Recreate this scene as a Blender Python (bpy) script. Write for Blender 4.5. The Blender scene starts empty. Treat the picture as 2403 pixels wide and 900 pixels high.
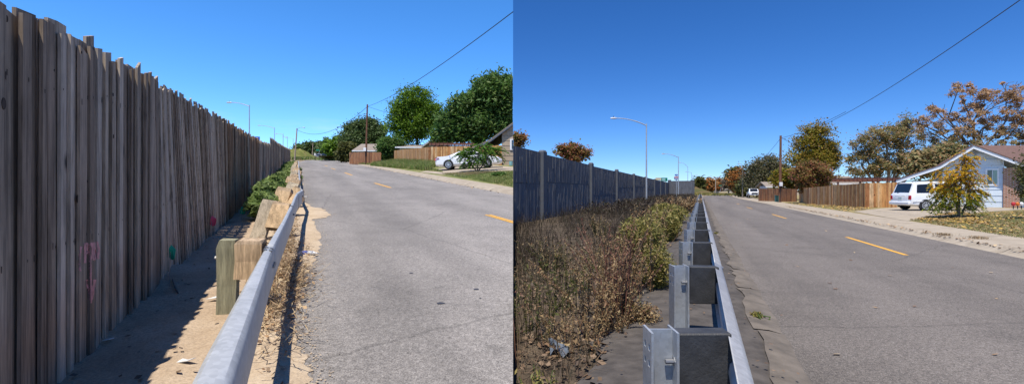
import bpy, bmesh, math, random
import numpy as np
from mathutils import Vector, Matrix
from mathutils.geometry import tessellate_polygon

SC = bpy.context.scene
COL = SC.collection
rnd = random.Random(7)
NR = np.random.default_rng(7)
R = math.radians

# ------------------------------------------------------------------ camera / places
F, CX, CY, EYE = 1100.0, 1204.0, 447.0, 1.6
SL = 86.0 / 1100.0            # grade of the street that climbs on the left
CREST = 150.0                 # it levels out here


def P(px, py, Y):
    return Vector(((px - CX) / F * Y, Y, EYE + (CY - py) / F * Y))


def gz(Y):
    return SL * min(max(Y, 0.0), CREST)


def GL(px, py, w=0.0):        # point of the climbing street (left)
    Y = F * (EYE - w) / (py - 361.0)
    return Vector(((px - CX) / F * Y, Y, SL * Y + w))


def GR(px, py, w=0.0):        # point of the level street (right)
    Y = F * (EYE - w) / (py - CY)
    return Vector(((px - CX) / F * Y, Y, w))


def LQ(q, Y, w=0.0):
    return Vector((q - .457 * Y, Y, gz(Y) + w))


def RQ(q, Y, w=0.0):
    return Vector((q + .4 * Y, Y, w))


def interp(x, pts):
    if x <= pts[0][0]:
        return pts[0][1]
    for (a, b), (c, d) in zip(pts, pts[1:]):
        if x <= c:
            return b + (d - b) * (x - a) / (c - a)
    return pts[-1][1]


def yl(q):
    return interp(q, [(8.08, 0), (8.25, .1), (8.4, .13), (9.1, .145), (11.66, .37), (14.6, .52), (18, .6)])


def yr(q):
    return interp(q, [(7.5, 0), (7.65, .03), (7.85, .12), (8.0, .13), (9.77, .16), (13, .3), (16, .35)])


def GLy(px, py):
    w = .2
    for _ in range(12):
        p = GL(px, py, w)
        w = yl(p.x + .446 * p.y)
    return p


def GRy(px, py):
    w = .2
    for _ in range(12):
        p = GR(px, py, w)
        w = yr(p.x - .407 * p.y)
    return p


# ------------------------------------------------------------------ scene graph helpers
def tag(o, label=None, cat=None, group=None, kind=None):
    if label: o['label'] = label
    if cat: o['category'] = cat
    if group: o['group'] = group
    if kind: o['kind'] = kind
    return o


def thing(name, label, cat, loc=(0, 0, 0), group=None, rz=0.0):
    o = bpy.data.objects.new(name, None)
    COL.objects.link(o)
    o.empty_display_size = .2
    o.location = loc
    o.rotation_euler = (0, 0, rz)
    return tag(o, label, cat, group)


def base_of(o):
    v = Vector((0, 0, 0))
    while o is not None:
        v += o.location
        o = o.parent
    return v


def copy_tree(o, parent=None):
    c = o.copy()
    COL.objects.link(c)
    c.parent = parent
    for ch in list(o.children):
        copy_tree(ch, c)
    return c


def link(name, me, mat, parent=None, smooth=False):
    o = bpy.data.objects.new(name, me)
    COL.objects.link(o)
    if mat is not None:
        for m in (mat if isinstance(mat, (list, tuple)) else [mat]):
            me.materials.append(m)
    if parent is not None:
        o.parent = parent
    if smooth:
        me.polygons.foreach_set('use_smooth', [True] * len(me.polygons))
    return o


class MB:
    def __init__(s):
        s.v, s.f, s.m = [], [], []

    def add(s, vs, fs, mi=0):
        b = len(s.v)
        s.v.extend([tuple(p) for p in vs])
        for f in fs:
            s.f.append(tuple(b + i for i in f))
            s.m.append(mi)
        return s

    def box(s, c, d, rz=0.0, mtx=None, mi=0, taper=1.0):
        x, y, z = d[0] / 2, d[1] / 2, d[2] / 2
        vs = [Vector((i * x * (taper if k > 0 else 1), j * y * (taper if k > 0 else 1), k * z)) for k in (-1, 1) for j in (-1, 1) for i in (-1, 1)]
        m = mtx if mtx is not None else Matrix.Rotation(rz, 3, 'Z')
        vs = [m @ p + Vector(c) for p in vs]
        return s.add(vs, [(0, 2, 3, 1), (4, 5, 7, 6), (0, 1, 5, 4), (2, 6, 7, 3), (0, 4, 6, 2), (1, 3, 7, 5)], mi)

    def hexa(s, pts, mi=0):   # 4 lower points ccw, 4 upper points ccw
        return s.add(pts, [(3, 2, 1, 0), (4, 5, 6, 7), (0, 1, 5, 4), (1, 2, 6, 5), (2, 3, 7, 6), (3, 0, 4, 7)], mi)

    def tube(s, pts, rad, n=8, cap=True, mi=0):
        pts = [Vector(p) for p in pts]
        if not isinstance(rad, (list, tuple)):
            rad = [rad] * len(pts)
        b = len(s.v)
        prev = None
        for i, p in enumerate(pts):
            t = (pts[min(i + 1, len(pts) - 1)] - pts[max(i - 1, 0)])
            t = t.normalized() if t.length > 1e-9 else Vector((0, 0, 1))
            if prev is None:
                u = t.orthogonal().normalized()
            else:
                u = prev - t * prev.dot(t)
                u = u.normalized() if u.length > 1e-6 else t.orthogonal().normalized()
            prev = u
            w = t.cross(u)
            for k in range(n):
                a = 2 * math.pi * k / n
                s.v.append(tuple(p + (u * math.cos(a) + w * math.sin(a)) * rad[i]))
        for i in range(len(pts) - 1):
            for k in range(n):
                k2 = (k + 1) % n
                s.f.append((b + i * n + k, b + i * n + k2, b + (i + 1) * n + k2, b + (i + 1) * n + k))
                s.m.append(mi)
        if cap:
            s.f.append(tuple(b + k for k in range(n))[::-1]); s.m.append(mi)
            e = b + (len(pts) - 1) * n
            s.f.append(tuple(e + k for k in range(n))); s.m.append(mi)
        return s

    def poly(s, pts, mi=0):   # planar-ish polygon, any outline
        tri = tessellate_polygon([[Vector((p[0], p[1], 0)) for p in pts]])
        fs = []
        for t in tri:
            a, b, c = (Vector(pts[i]) for i in t)
            fs.append(t if (b - a).cross(c - a).z > 0 else t[::-1])
        return s.add(pts, fs, mi)

    def prism(s, outline, d, mi=0):   # outline: list of 3d points, extruded by vector d
        n = len(outline)
        vs = [Vector(p) for p in outline] + [Vector(p) + Vector(d) for p in outline]
        fs = [tuple(range(n))[::-1], tuple(range(n, 2 * n))] + [(i, (i + 1) % n, n + (i + 1) % n, n + i) for i in range(n)]
        return s.add(vs, fs, mi)

    def strip(s, a, b, mi=0):
        n = len(a)
        return s.add(list(a) + list(b), [(i, i + 1, n + i + 1, n + i) for i in range(n - 1)], mi)

    def grid(s, rows, mi=0):
        n = len(rows[0])
        vs = [p for r in rows for p in r]
        return s.add(vs, [(j * n + i, j * n + i + 1, (j + 1) * n + i + 1, (j + 1) * n + i) for j in range(len(rows) - 1) for i in range(n - 1)], mi)

    def build(s, name, mat, parent=None, smooth=False, bevel=0, local=False, clip=0, fix=True, sharp=40):
        off = Vector((0, 0, 0)) if (parent is None or local) else base_of(parent)
        me = bpy.data.meshes.new(name)
        me.from_pydata([(p[0] - off.x, p[1] - off.y, p[2] - off.z) for p in s.v], [], s.f)
        if len(set(s.m)) > 1:
            me.polygons.foreach_set('material_index', s.m)
        if fix or bevel or clip:
            bm = bmesh.new(); bm.from_mesh(me)
            if clip:
                bmesh.ops.bisect_plane(bm, geom=bm.verts[:] + bm.edges[:] + bm.faces[:], plane_co=(-off.x, 0, 0), plane_no=(clip, 0, 0), clear_inner=True)
            if fix:
                bmesh.ops.recalc_face_normals(bm, faces=bm.faces[:])
            if bevel:
                bmesh.ops.bevel(bm, geom=bm.edges[:], offset=bevel, segments=1, affect='EDGES', clamp_overlap=True)
            bm.to_mesh(me); bm.free()
        o = link(name, me, mat, parent, smooth)
        if smooth and bevel == 0:
            try: me.set_sharp_from_angle(angle=R(sharp))
            except Exception: pass
        return o


def npmesh(name, V, faces_per, mat, parent=None, mi=None):
    """V (N*faces_per,3): separate n-gons of faces_per corners."""
    off = base_of(parent) if parent is not None else Vector((0, 0, 0))
    V = np.asarray(V, dtype=np.float32).reshape(-1, 3) - np.array(off, dtype=np.float32)
    n = len(V) // faces_per
    me = bpy.data.meshes.new(name)
    me.vertices.add(len(V)); me.vertices.foreach_set('co', V.ravel())
    me.loops.add(len(V)); me.loops.foreach_set('vertex_index', np.arange(len(V), dtype=np.int32))
    me.polygons.add(n); me.polygons.foreach_set('loop_start', np.arange(0, len(V), faces_per, dtype=np.int32))
    try: me.polygons.foreach_set('loop_total', np.full(n, faces_per, dtype=np.int32))
    except Exception: pass
    me.update(calc_edges=True)
    return link(name, me, mat, parent)


# ------------------------------------------------------------------ materials
class NT:
    def __init__(s, name):
        s.mat = bpy.data.materials.new(name)
        s.mat.use_nodes = True
        s.t = s.mat.node_tree
        s.t.nodes.clear()
        s.out = s.n('ShaderNodeOutputMaterial')

    def n(s, typ, **kw):
        nd = s.t.nodes.new(typ)
        for k, v in kw.items():
            if k in nd.inputs: nd.inputs[k].default_value = v
            else: setattr(nd, k, v)
        return nd

    def l(s, a, b): s.t.links.new(a, b)

    def ramp(s, fac, stops, interp='LINEAR'):
        r = s.n('ShaderNodeValToRGB')
        cr = r.color_ramp; cr.interpolation = interp
        while len(cr.elements) < len(stops): cr.elements.new(.5)
        for e, (p, c) in zip(cr.elements, stops):
            e.position = p
            e.color = (c[0], c[1], c[2], 1) if hasattr(c, '__len__') else (c, c, c, 1)
        s.l(fac, r.inputs[0])
        return r.outputs[0]

    def noise(s, scale, detail=4, rough=.55, stretch=None, co='Object'):
        tc = s.n('ShaderNodeTexCoord')
        src = tc.outputs[co]
        if stretch:
            mp = s.n('ShaderNodeMapping'); mp.inputs['Scale'].default_value = stretch
            s.l(src, mp.inputs[0]); src = mp.outputs[0]
        nz = s.n('ShaderNodeTexNoise'); nz.inputs['Scale'].default_value = scale
        nz.inputs['Detail'].default_value = detail; nz.inputs['Roughness'].default_value = rough
        s.l(src, nz.inputs[0])
        return nz.outputs[0]

    def mix(s, fac, a, b, mode='MIX'):
        m = s.n('ShaderNodeMix'); m.data_type = 'RGBA'; m.blend_type = mode
        for inp, v in ((m.inputs[0], fac), (m.inputs[6], a), (m.inputs[7], b)):
            if hasattr(v, 'is_linked'): s.l(v, inp)
            elif hasattr(v, '__len__'): inp.default_value = (v[0], v[1], v[2], 1)
            else: inp.default_value = v
        return m.outputs[2]

    def bsdf(s, col, rough=.8, metal=0.0, bump=None, bd=.02, bs=.5, spec=.4, coat=0):
        b = s.n('ShaderNodeBsdfPrincipled')
        if hasattr(col, 'is_linked'): s.l(col, b.inputs['Base Color'])
        else: b.inputs['Base Color'].default_value = (col[0], col[1], col[2], 1)
        if hasattr(rough, 'is_linked'): s.l(rough, b.inputs['Roughness'])
        else: b.inputs['Roughness'].default_value = rough
        b.inputs['Metallic'].default_value = metal
        b.inputs['Specular IOR Level'].default_value = spec
        b.inputs['Coat Weight'].default_value = coat
        if bump is not None:
            bn = s.n('ShaderNodeBump'); bn.inputs['Distance'].default_value = bd; bn.inputs['Strength'].default_value = bs
            s.l(bump, bn.inputs['Height']); s.l(bn.outputs[0], b.inputs['Normal'])
        s.l(b.outputs[0], s.out.inputs[0])
        return s.mat


def plain(name, c1, c2=None, scale=6, rough=.7, metal=0.0, bump=0.0, bscale=40, stretch=None, spec=.4, coat=0, lo=.35, hi=.65):
    t = NT(name)
    if c2 is None:
        c2 = tuple(x * .8 for x in c1)
    col = t.ramp(t.noise(scale, 5, .6, stretch), [(lo, c1), (hi, c2)])
    return t.bsdf(col, rough, metal, t.noise(bscale, 4, .6, stretch) if bump else None, bump, .6, spec, coat)


def foliage(name, cols, transl=.45, patch=.25, pscale=.6):
    t = NT(name)
    g = t.n('ShaderNodeNewGeometry')
    k = len(cols)
    c = t.ramp(g.outputs['Random Per Island'], [(i / k, cc) for i, cc in enumerate(cols)], 'CONSTANT')
    pn = t.ramp(t.noise(pscale, 3), [(.35, (.6, .6, .6)), (.65, (1.35, 1.35, 1.35))])
    c = t.mix(patch * 2, c, t.mix(1.0, c, pn, 'MULTIPLY'))
    d = t.n('ShaderNodeBsdfPrincipled'); d.inputs['Roughness'].default_value = .55; d.inputs['Specular IOR Level'].default_value = .25
    t.l(c, d.inputs['Base Color'])
    tr = t.n('ShaderNodeBsdfTranslucent'); t.l(c, tr.inputs[0])
    mx = t.n('ShaderNodeMixShader'); mx.inputs[0].default_value = transl
    t.l(d.outputs[0], mx.inputs[1]); t.l(tr.outputs[0], mx.inputs[2]); t.l(mx.outputs[0], t.out.inputs[0])
    return t.mat


def wood(name, cols, grain=(18, 18, .7), knots=True, rough=.85, dark=.45):
    """boards: every island of the mesh is one board with its own tone"""
    t = NT(name)
    g = t.n('ShaderNodeNewGeometry')
    k = len(cols)
    c = t.ramp(g.outputs['Random Per Island'], [(i / k, cc) for i, cc in enumerate(cols)], 'CONSTANT')
    gr = t.noise(1.0, 7, .7, grain)
    c = t.mix(1.0, c, t.ramp(gr, [(.3, dark), (.5, .95), (.7, 1.25)]), 'MULTIPLY')
    stain = t.noise(1.0, 5, .65, (3.0, 3.0, 1.1))
    c = t.mix(.75, c, t.mix(1.0, c, t.ramp(stain, [(.32, .5), (.5, 1.0), (.68, 1.2)]), 'MULTIPLY'))
    fine = t.noise(1.0, 4, .75, (grain[0] * 5, grain[1] * 5, grain[2] * 4))
    c = t.mix(.8, c, t.mix(1.0, c, t.ramp(fine, [(.35, .6), (.6, 1.15)]), 'MULTIPLY'))
    if knots:
        v = t.n('ShaderNodeTexVoronoi'); v.inputs['Scale'].default_value = 1.0
        tc = t.n('ShaderNodeTexCoord'); mp = t.n('ShaderNodeMapping'); mp.inputs['Scale'].default_value = (2.3, 2.3, 1.5)
        t.l(tc.outputs['Object'], mp.inputs[0]); t.l(mp.outputs[0], v.inputs[0])
        c = t.mix(1.0, c, t.ramp(v.outputs['Distance'], [(.05, .1), (.085, .6), (.14, 1.0)]), 'MULTIPLY')
    return t.bsdf(c, rough, 0, gr, .012, .7, .25)


MAT = {}


def mats():
    # asphalt: worn binder, pale aggregate, patches
    def asphalt(name, a, b, ang):
        t = NT(name)
        rt = t.n('ShaderNodeMapping'); rt.inputs['Rotation'].default_value = (0, 0, ang)
        tc0 = t.n('ShaderNodeTexCoord'); t.l(tc0.outputs['Object'], rt.inputs[0])
        sc_ = t.n('ShaderNodeMapping'); sc_.inputs['Scale'].default_value = (.62, .035, 1); t.l(rt.outputs[0], sc_.inputs[0])
        wn_ = t.n('ShaderNodeTexNoise'); wn_.inputs['Scale'].default_value = 1.0; wn_.inputs['Detail'].default_value = 5; wn_.inputs['Roughness'].default_value = .6; t.l(sc_.outputs[0], wn_.inputs[0])
        wear = t.ramp(wn_.outputs[0], [(.36, .80), (.52, 1.0), (.66, 1.16)])
        big = t.mix(1.0, wear, t.ramp(t.noise(.9, 6, .65), [(.33, .86), (.55, 1.04)]), 'MULTIPLY')
        blot = t.ramp(t.noise(2.6, 6, .7), [(.60, 1.0), (.72, .80)])
        big = t.mix(1.0, big, blot, 'MULTIPLY')
        c = t.ramp(t.noise(85, 3, .7), [(.36, a), (.58, b)])
        c = t.mix(.7, c, t.mix(1.0, c, t.ramp(t.noise(24, 4, .75), [(.3, .55), (.5, 1.0), (.68, 1.5)]), 'MULTIPLY'))
        v = t.n('ShaderNodeTexVoronoi'); v.inputs['Scale'].default_value = 62
        tc = t.n('ShaderNodeTexCoord'); t.l(tc.outputs['Object'], v.inputs[0])
        sp = t.ramp(v.outputs['Distance'], [(.15, 1.0), (.27, 0.0)])
        pick = t.n('ShaderNodeSeparateColor'); t.l(v.outputs['Color'], pick.inputs[0])
        sel = t.ramp(pick.outputs[0], [(.72, 0.0), (.8, 1.0)])
        c = t.mix(t.mix(1.0, sp, sel, 'MULTIPLY'), c, (.42, .39, .35))
        c = t.mix(1.0, c, big, 'MULTIPLY')
        # thin wandering cracks
        w = t.n('ShaderNodeTexVoronoi'); w.feature = 'DISTANCE_TO_EDGE'; w.inputs['Scale'].default_value = .16
        wn = t.n('ShaderNodeMix'); wn.data_type = 'VECTOR'; wn.inputs[0].default_value = .22
        t.l(tc.outputs['Object'], wn.inputs[4])
        nz = t.n('ShaderNodeTexNoise'); nz.inputs['Scale'].default_value = 1.6; nz.inputs['Detail'].default_value = 6
        t.l(tc.outputs['Object'], nz.inputs[0]); t.l(nz.outputs['Color'], wn.inputs[5])
        t.l(wn.outputs[1], w.inputs[0])
        ck = t.ramp(w.outputs[0], [(.0, .72), (.0022, 1.0)])
        c = t.mix(1.0, c, ck, 'MULTIPLY')
        st_ = t.n('ShaderNodeMapping'); st_.inputs['Scale'].default_value = (.12, 1.3, 1); t.l(rt.outputs[0], st_.inputs[0])
        sn = t.n('ShaderNodeTexNoise'); sn.inputs['Scale'].default_value = 1.0; sn.inputs['Detail'].default_value = 6; sn.inputs['Roughness'].default_value = .62; t.l(st_.outputs[0], sn.inputs[0])
        c = t.mix(1.0, c, t.ramp(sn.outputs[0], [(.30, .72), (.36, 1.0)]), 'MULTIPLY')
        return t.bsdf(c, .82, 0, t.noise(85, 3, .7), .006, .8, .3)
    MAT['asphalt'] = asphalt('asphalt_grey', (.112, .101, .092), (.268, .245, .224), R(-24.5))
    MAT['asphalt2'] = asphalt('asphalt_grey_dark', (.069, .059, .051), (.190, .165, .143), R(21.8))
    MAT['pad'] = plain('old_asphalt_pad', (.050, .043, .038), (.095, .082, .072), 5, .9, bump=.01, bscale=70)

    def ground(name, a, b, c3, sc=1.2, speck=0.5):
        t = NT(name)
        c = t.ramp(t.noise(sc, 7, .65), [(.3, a), (.5, b), (.68, c3)])
        c = t.mix(speck, c, t.mix(1.0, c, t.ramp(t.noise(45, 4, .7), [(.35, .55), (.6, 1.2)]), 'MULTIPLY'))
        return t.bsdf(c, .95, 0, t.noise(14, 8, .7), .05, .6, .1)
    MAT['soil'] = ground('sandy_soil', (.30, .215, .145), (.40, .30, .205), (.46, .36, .26))
    MAT['sand'] = ground('pale_sand', (.37, .285, .195), (.45, .35, .245), (.50, .405, .295), 2.5, .4)
    MAT['dirt'] = ground('dry_dirt', (.16, .12, .085), (.25, .20, .14), (.30, .24, .17))
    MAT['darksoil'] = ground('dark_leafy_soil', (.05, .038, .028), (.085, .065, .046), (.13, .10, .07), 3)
    MAT['lawn'] = ground('patchy_lawn', (.10, .13, .035), (.17, .18, .065), (.30, .25, .13), .9)
    MAT['lawn_dry'] = ground('autumn_lawn', (.15, .15, .055), (.25, .20, .095), (.36, .27, .14), .8)
    MAT['hill'] = ground('grassy_hill', (.10, .13, .03), (.17, .18, .05), (.26, .21, .09), .5)
    MAT['hill_dry'] = ground('dry_hill', (.15, .095, .05), (.10, .085, .032), (.06, .075, .022), .25)
    MAT['concrete'] = plain('weathered_concrete', (.37, .31, .235), (.28, .23, .17), 2.2, .9, bump=.008, bscale=60)
    MAT['gutter'] = plain('stained_gutter_concrete', (.165, .138, .112), (.092, .078, .064), 3.5, .95, bump=.015, bscale=45)
    MAT['joint'] = plain('joint_dirt', (.12, .09, .06), rough=.95)
    t = NT('worn_yellow_paint')
    c = t.ramp(t.noise(9, 5, .6), [(.3, (.78, .40, .035)), (.75, (.60, .30, .03))])
    c = t.mix(t.ramp(t.noise(34, 6, .75), [(.52, 0.0), (.64, .85)]), c, (.16, .14, .125))
    MAT['yellow'] = t.bsdf(c, .75, 0, t.noise(80, 3, .7), .004, .6, .3)
    MAT['tar'] = plain('tar_spot', (.045, .045, .055), rough=.6)
    # tall fence woods
    MAT['grey_wood'] = wood('weathered_grey_boards', [(.48, .395, .30), (.37, .30, .225), (.53, .445, .35), (.41, .325, .245), (.50, .425, .34), (.29, .225, .165)], (18, 18, .7), True, .85, .36)
    MAT['brown_wood'] = wood('dark_brown_boards', [(.27, .17, .10), (.33, .21, .125), (.20, .14, .09), (.37, .27, .18)])
    MAT['pale_post'] = wood('pale_weathered_post', [(0.5, 0.42, 0.31), (0.44, 0.37, 0.275)], (20, 20, 1), False, dark=.62)
    MAT['green_post'] = wood('greenish_treated_post', [(.33, .31, .205), (.29, .275, .18)], (22, 22, 1.5), False, dark=.7)
    MAT['block_wood'] = wood('split_orange_timber', [(0.56, 0.37, 0.2), (0.5, 0.35, 0.21), (0.6, 0.43, 0.26), (0.46, 0.34, 0.225)], (20, 20, 1.2), False, dark=.5)
    MAT['cedar'] = wood('cedar_boards', [(0.6, 0.29, 0.1), (0.48, 0.21, 0.075), (0.66, 0.37, 0.15), (0.36, 0.155, 0.06), (0.55, 0.29, 0.11), (0.72, 0.46, 0.24)], (16, 16, .8), True, dark=.5)
    MAT['cedar_old'] = wood('weathered_cedar_boards', [(0.45, 0.19, 0.08), (0.36, 0.15, 0.06), (0.52, 0.26, 0.11), (0.28, 0.115, 0.055), (0.4, 0.19, 0.09)], (16, 16, .8), True, dark=.4)
    MAT['redwood'] = plain('red_brown_beam', (.22, .085, .055), (.15, .06, .04), 4, .7)
    MAT['pole_brown'] = wood('utility_pole_wood', [(.20, .095, .055)], (20, 20, .8), False, dark=.6)
    MAT['pole_pale'] = wood('pale_pole_wood', [(.42, .33, .24)], (20, 20, .8), False, dark=.7)
    MAT['knot'] = plain('knot_scar', (.065, .045, .03), (.03, .02, .015), 30, .8)
    MAT['cap_wood'] = plain('top_edge_dirt', (.3, .26, .22))

    def galv(name, a, b, rough, metal=.75):
        t = NT(name)
        v = t.n('ShaderNodeTexVoronoi'); v.inputs['Scale'].default_value = 38
        tc = t.n('ShaderNodeTexCoord'); t.l(tc.outputs['Object'], v.inputs[0])
        s = t.n('ShaderNodeSeparateColor'); t.l(v.outputs['Color'], s.inputs[0])
        c = t.mix(.5, t.ramp(s.outputs[0], [(0, a), (1, b)]), t.ramp(t.noise(5, 6, .65), [(.35, a), (.65, b)]))
        return t.bsdf(c, rough, metal, t.noise(30, 3), .002, .3, .5)
    MAT['galv'] = galv('galvanised_steel', (.33, .345, .36), (.47, .485, .50), .5, .5)
    MAT['galv_rail'] = galv('road_side_galvanised', (.33, .325, .32), (.47, .465, .46), .5, .35)
    MAT['galv_old'] = galv('dull_old_galvanised', (.34, .345, .345), (.50, .505, .505), .5, .3)
    MAT['galv_rust'] = galv('brownish_galvanised', (.30, .26, .24), (.42, .37, .35), .6, .3)
    MAT['composite'] = plain('black_composite_block', (.030, .030, .031), (.052, .052, .054), 9, .6, bump=.006, bscale=50)
    MAT['bolt'] = plain('bolt_steel', (.30, .30, .31), rough=.45, metal=.7)

    def panel():
        t = NT('fractured_fin_concrete')
        c = t.ramp(t.noise(1.4, 6, .6, (1, 1, .6)), [(.3, (.115, .118, .13)), (.7, (.155, .158, .17))])
        fin = t.noise(1.0, 2, .5, (6.5, 6.5, .45))
        c = t.mix(1.0, c, t.ramp(fin, [(.42, .9), (.5, 1.0)]), 'MULTIPLY')
        return t.bsdf(c, .9, 0, t.ramp(fin, [(.4, 0.0), (.47, .5), (.53, .5), (.6, 1.0)], 'LINEAR'), .06, .9, .2)
    MAT['wallpanel'] = panel()
    MAT['wallpost'] = plain('grey_wall_post', (.085, .09, .102), (.105, .11, .122), 2, .85)
    MAT['pole_metal'] = plain('pale_grey_lamp_pole', (.50, .52, .54), (.42, .44, .46), 3, .45, .4)
    MAT['lamp_head'] = plain('lamp_housing', (.62, .64, .66), rough=.4, metal=.3)
    MAT['cable'] = plain('black_cable', (.03, .03, .03), rough=.6)
    # paint, cars
    MAT['white_paint'] = plain('white_car_paint', (.80, .80, .79), (.78, .78, .77), 2, .22, spec=.5, coat=.6)
    MAT['cream_paint'] = plain('grey_car_paint', (.22, .23, .25), rough=.25, coat=.5)
    MAT['dark_paint'] = plain('dark_car_paint', (.045, .048, .06), rough=.25, coat=.5)
    MAT['glass'] = plain('dark_car_glass', (.012, .014, .018), rough=.06, spec=.6)
    MAT['tyre'] = plain('tyre_rubber', (.022, .022, .023), rough=.85)
    MAT['rim'] = plain('alloy_rim', (.62, .62, .63), rough=.3, metal=.5)
    MAT['trim'] = plain('black_trim', (.03, .03, .032), rough=.6)
    MAT['chrome'] = plain('chrome_trim', (.65, .65, .66), rough=.15, metal=.9)
    MAT['red_lens'] = plain('red_lens', (.55, .02, .03), rough=.2, coat=.5)
    MAT['clear_lens'] = plain('clear_lens', (.60, .62, .64), rough=.12, coat=.5)
    MAT['plate'] = plain('licence_plate', (.60, .68, .64), rough=.4)
    # buildings
    MAT['siding_blue'] = plain('pale_blue_siding', (.62, .68, .73), (.58, .64, .69), 2, .75, bump=.003)
    MAT['siding_tan'] = plain('tan_siding', (.40, .31, .22), (.35, .27, .19), 2, .8, bump=.003)
    MAT['white_trim'] = plain('white_trim_paint', (.80, .80, .80), (.74, .74, .74), 3, .6)
    MAT['grey_trim'] = plain('grey_fascia', (.42, .41, .40), rough=.7)
    MAT['soffit'] = plain('soffit_grey', (.34, .37, .42), rough=.8)
    MAT['winglass'] = plain('window_glass', (.03, .04, .045), rough=.05, spec=.6)
    MAT['curtain'] = plain('pale_green_curtain', (.35, .48, .40), (.22, .32, .27), 3, .8, stretch=(14, 14, .3))
    MAT['door'] = plain('olive_door', (.26, .25, .085), (.22, .21, .07), 3, .5)
    MAT['cream_wall'] = plain('cream_wall', (.62, .52, .33), rough=.85)
    MAT['white_wall'] = plain('white_wall', (.66, .64, .60), rough=.85)

    def brick():
        t = NT('red_brick')
        tc = t.n('ShaderNodeTexCoord')
        mp = t.n('ShaderNodeMapping'); mp.inputs['Rotation'].default_value = (R(90), 0, 0)
        t.l(tc.outputs['Object'], mp.inputs[0])
        b = t.n('ShaderNodeTexBrick'); b.inputs['Scale'].default_value = 1.0
        b.inputs['Color1'].default_value = (.42, .20, .12, 1); b.inputs['Color2'].default_value = (.30, .13, .08, 1); b.inputs['Mortar'].default_value = (.45, .38, .32, 1)
        b.inputs['Brick Width'].default_value = .24; b.inputs['Row Height'].default_value = .09; b.inputs['Mortar Size'].default_value = .012
        t.l(mp.outputs[0], b.inputs[0])
        return t.bsdf(b.outputs[0], .9, 0, b.outputs[1], -.01)
    MAT['brick'] = brick()

    def shingle(name, a, b):
        t = NT(name)
        c = t.ramp(t.noise(1.0, 3, .7, (6, 14, 14)), [(.35, a), (.65, b)])
        return t.bsdf(c, .9, 0, t.noise(1, 3, .6, (6, 14, 14)), .02)
    MAT['shingle'] = shingle('brown_shingle', (.10, .055, .045), (.17, .10, .08))
    MAT['shingle_grey'] = shingle('grey_brown_shingle', (.19, .155, .125), (.27, .225, .185))
    # plants
    MAT['bark'] = plain('grey_bark', (.16, .125, .095), (.09, .07, .052), 6, .95, bump=.02, bscale=12, stretch=(1, 1, .3))
    MAT['bark_pale'] = plain('pale_bark', (.42, .35, .27), (.28, .22, .165), 4, .9, bump=.01, bscale=12)
    MAT['f_maple'] = foliage('maple_green_leaf', [(0.119, 0.215, 0.021), (0.168, 0.286, 0.024), (0.084, 0.157, 0.016), (0.211, 0.343, 0.034), (0.07, 0.129, 0.014)])
    MAT['f_dark'] = foliage('dark_green_leaf', [(0.074, 0.153, 0.035), (0.099, 0.191, 0.04), (0.056, 0.115, 0.026), (0.125, 0.217, 0.052), (0.163, 0.229, 0.071)])
    MAT['f_dull'] = foliage('dull_green_leaf', [(0.081, 0.128, 0.041), (0.108, 0.162, 0.051), (0.065, 0.101, 0.035), (0.135, 0.182, 0.068)])
    MAT['f_olive'] = foliage('olive_leaf', [(0.126, 0.133, 0.035), (0.098, 0.105, 0.028), (0.168, 0.161, 0.049), (0.077, 0.084, 0.028)])
    MAT['f_sapling'] = foliage('locust_green_leaf', [(0.083, 0.186, 0.025), (0.118, 0.243, 0.03), (0.062, 0.136, 0.023), (0.154, 0.272, 0.036)])
    MAT['f_weed'] = foliage('weed_green_leaf', [(.20, .27, .085), (.155, .225, .065), (.25, .32, .11), (.12, .175, .052)])
    MAT['f_turn'] = foliage('turning_maple_leaf', [(0.264, 0.229, 0.027), (0.197, 0.197, 0.025), (0.331, 0.261, 0.032), (0.4, 0.241, 0.039), (0.148, 0.139, 0.025), (0.249, 0.161, 0.046)])
    MAT['f_vine'] = foliage('reddish_vine_leaf', [(0.261, 0.16, 0.051), (0.195, 0.137, 0.041), (0.327, 0.159, 0.075), (0.178, 0.178, 0.044), (0.36, 0.133, 0.083)])
    MAT['f_mixed'] = foliage('mixed_autumn_leaf', [(.28, .25, .105), (.20, .20, .08), (.37, .30, .145), (.43, .32, .155), (.46, .28, .14), (.14, .155, .06)], .5)
    MAT['f_rust'] = foliage('rusty_orange_leaf', [(.50, .31, .17), (.41, .25, .135), (.57, .38, .22), (.33, .20, .11), (.45, .31, .18)])
    MAT['f_gold'] = foliage('golden_locust_leaf', [(0.66, 0.36, 0.02), (0.58, 0.38, 0.025), (0.5, 0.36, 0.03), (0.62, 0.27, 0.015), (0.3, 0.3, 0.03), (0.7, 0.42, 0.04)], .4)
    MAT['f_green_low'] = foliage('yellow_green_leaf', [(0.286, 0.312, 0.039), (0.195, 0.247, 0.033), (0.39, 0.351, 0.039), (0.13, 0.195, 0.026)], .4)
    MAT['f_elm'] = foliage('grey_olive_leaf', [(.16, .155, .07), (.12, .12, .05), (.22, .185, .11), (.19, .16, .10), (.09, .095, .04)])
    MAT['f_orange'] = foliage('orange_leaf', [(0.461, 0.178, 0.044), (0.369, 0.148, 0.046), (0.306, 0.18, 0.062), (0.214, 0.135, 0.049)])
    MAT['f_greybrown'] = foliage('grey_brown_twig_leaf', [(0.221, 0.176, 0.124), (0.169, 0.137, 0.098), (0.273, 0.215, 0.143), (0.143, 0.13, 0.072)])
    MAT['f_grass'] = foliage('green_grass_blade', [(0.149, 0.216, 0.047), (0.203, 0.27, 0.068), (0.121, 0.169, 0.041), (0.351, 0.311, 0.135)], .3)
    MAT['f_straw'] = foliage('dry_straw', [(.40, .29, .16), (.32, .22, .12), (.25, .165, .09), (.48, .37, .22), (.18, .12, .07)], .2)
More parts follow.
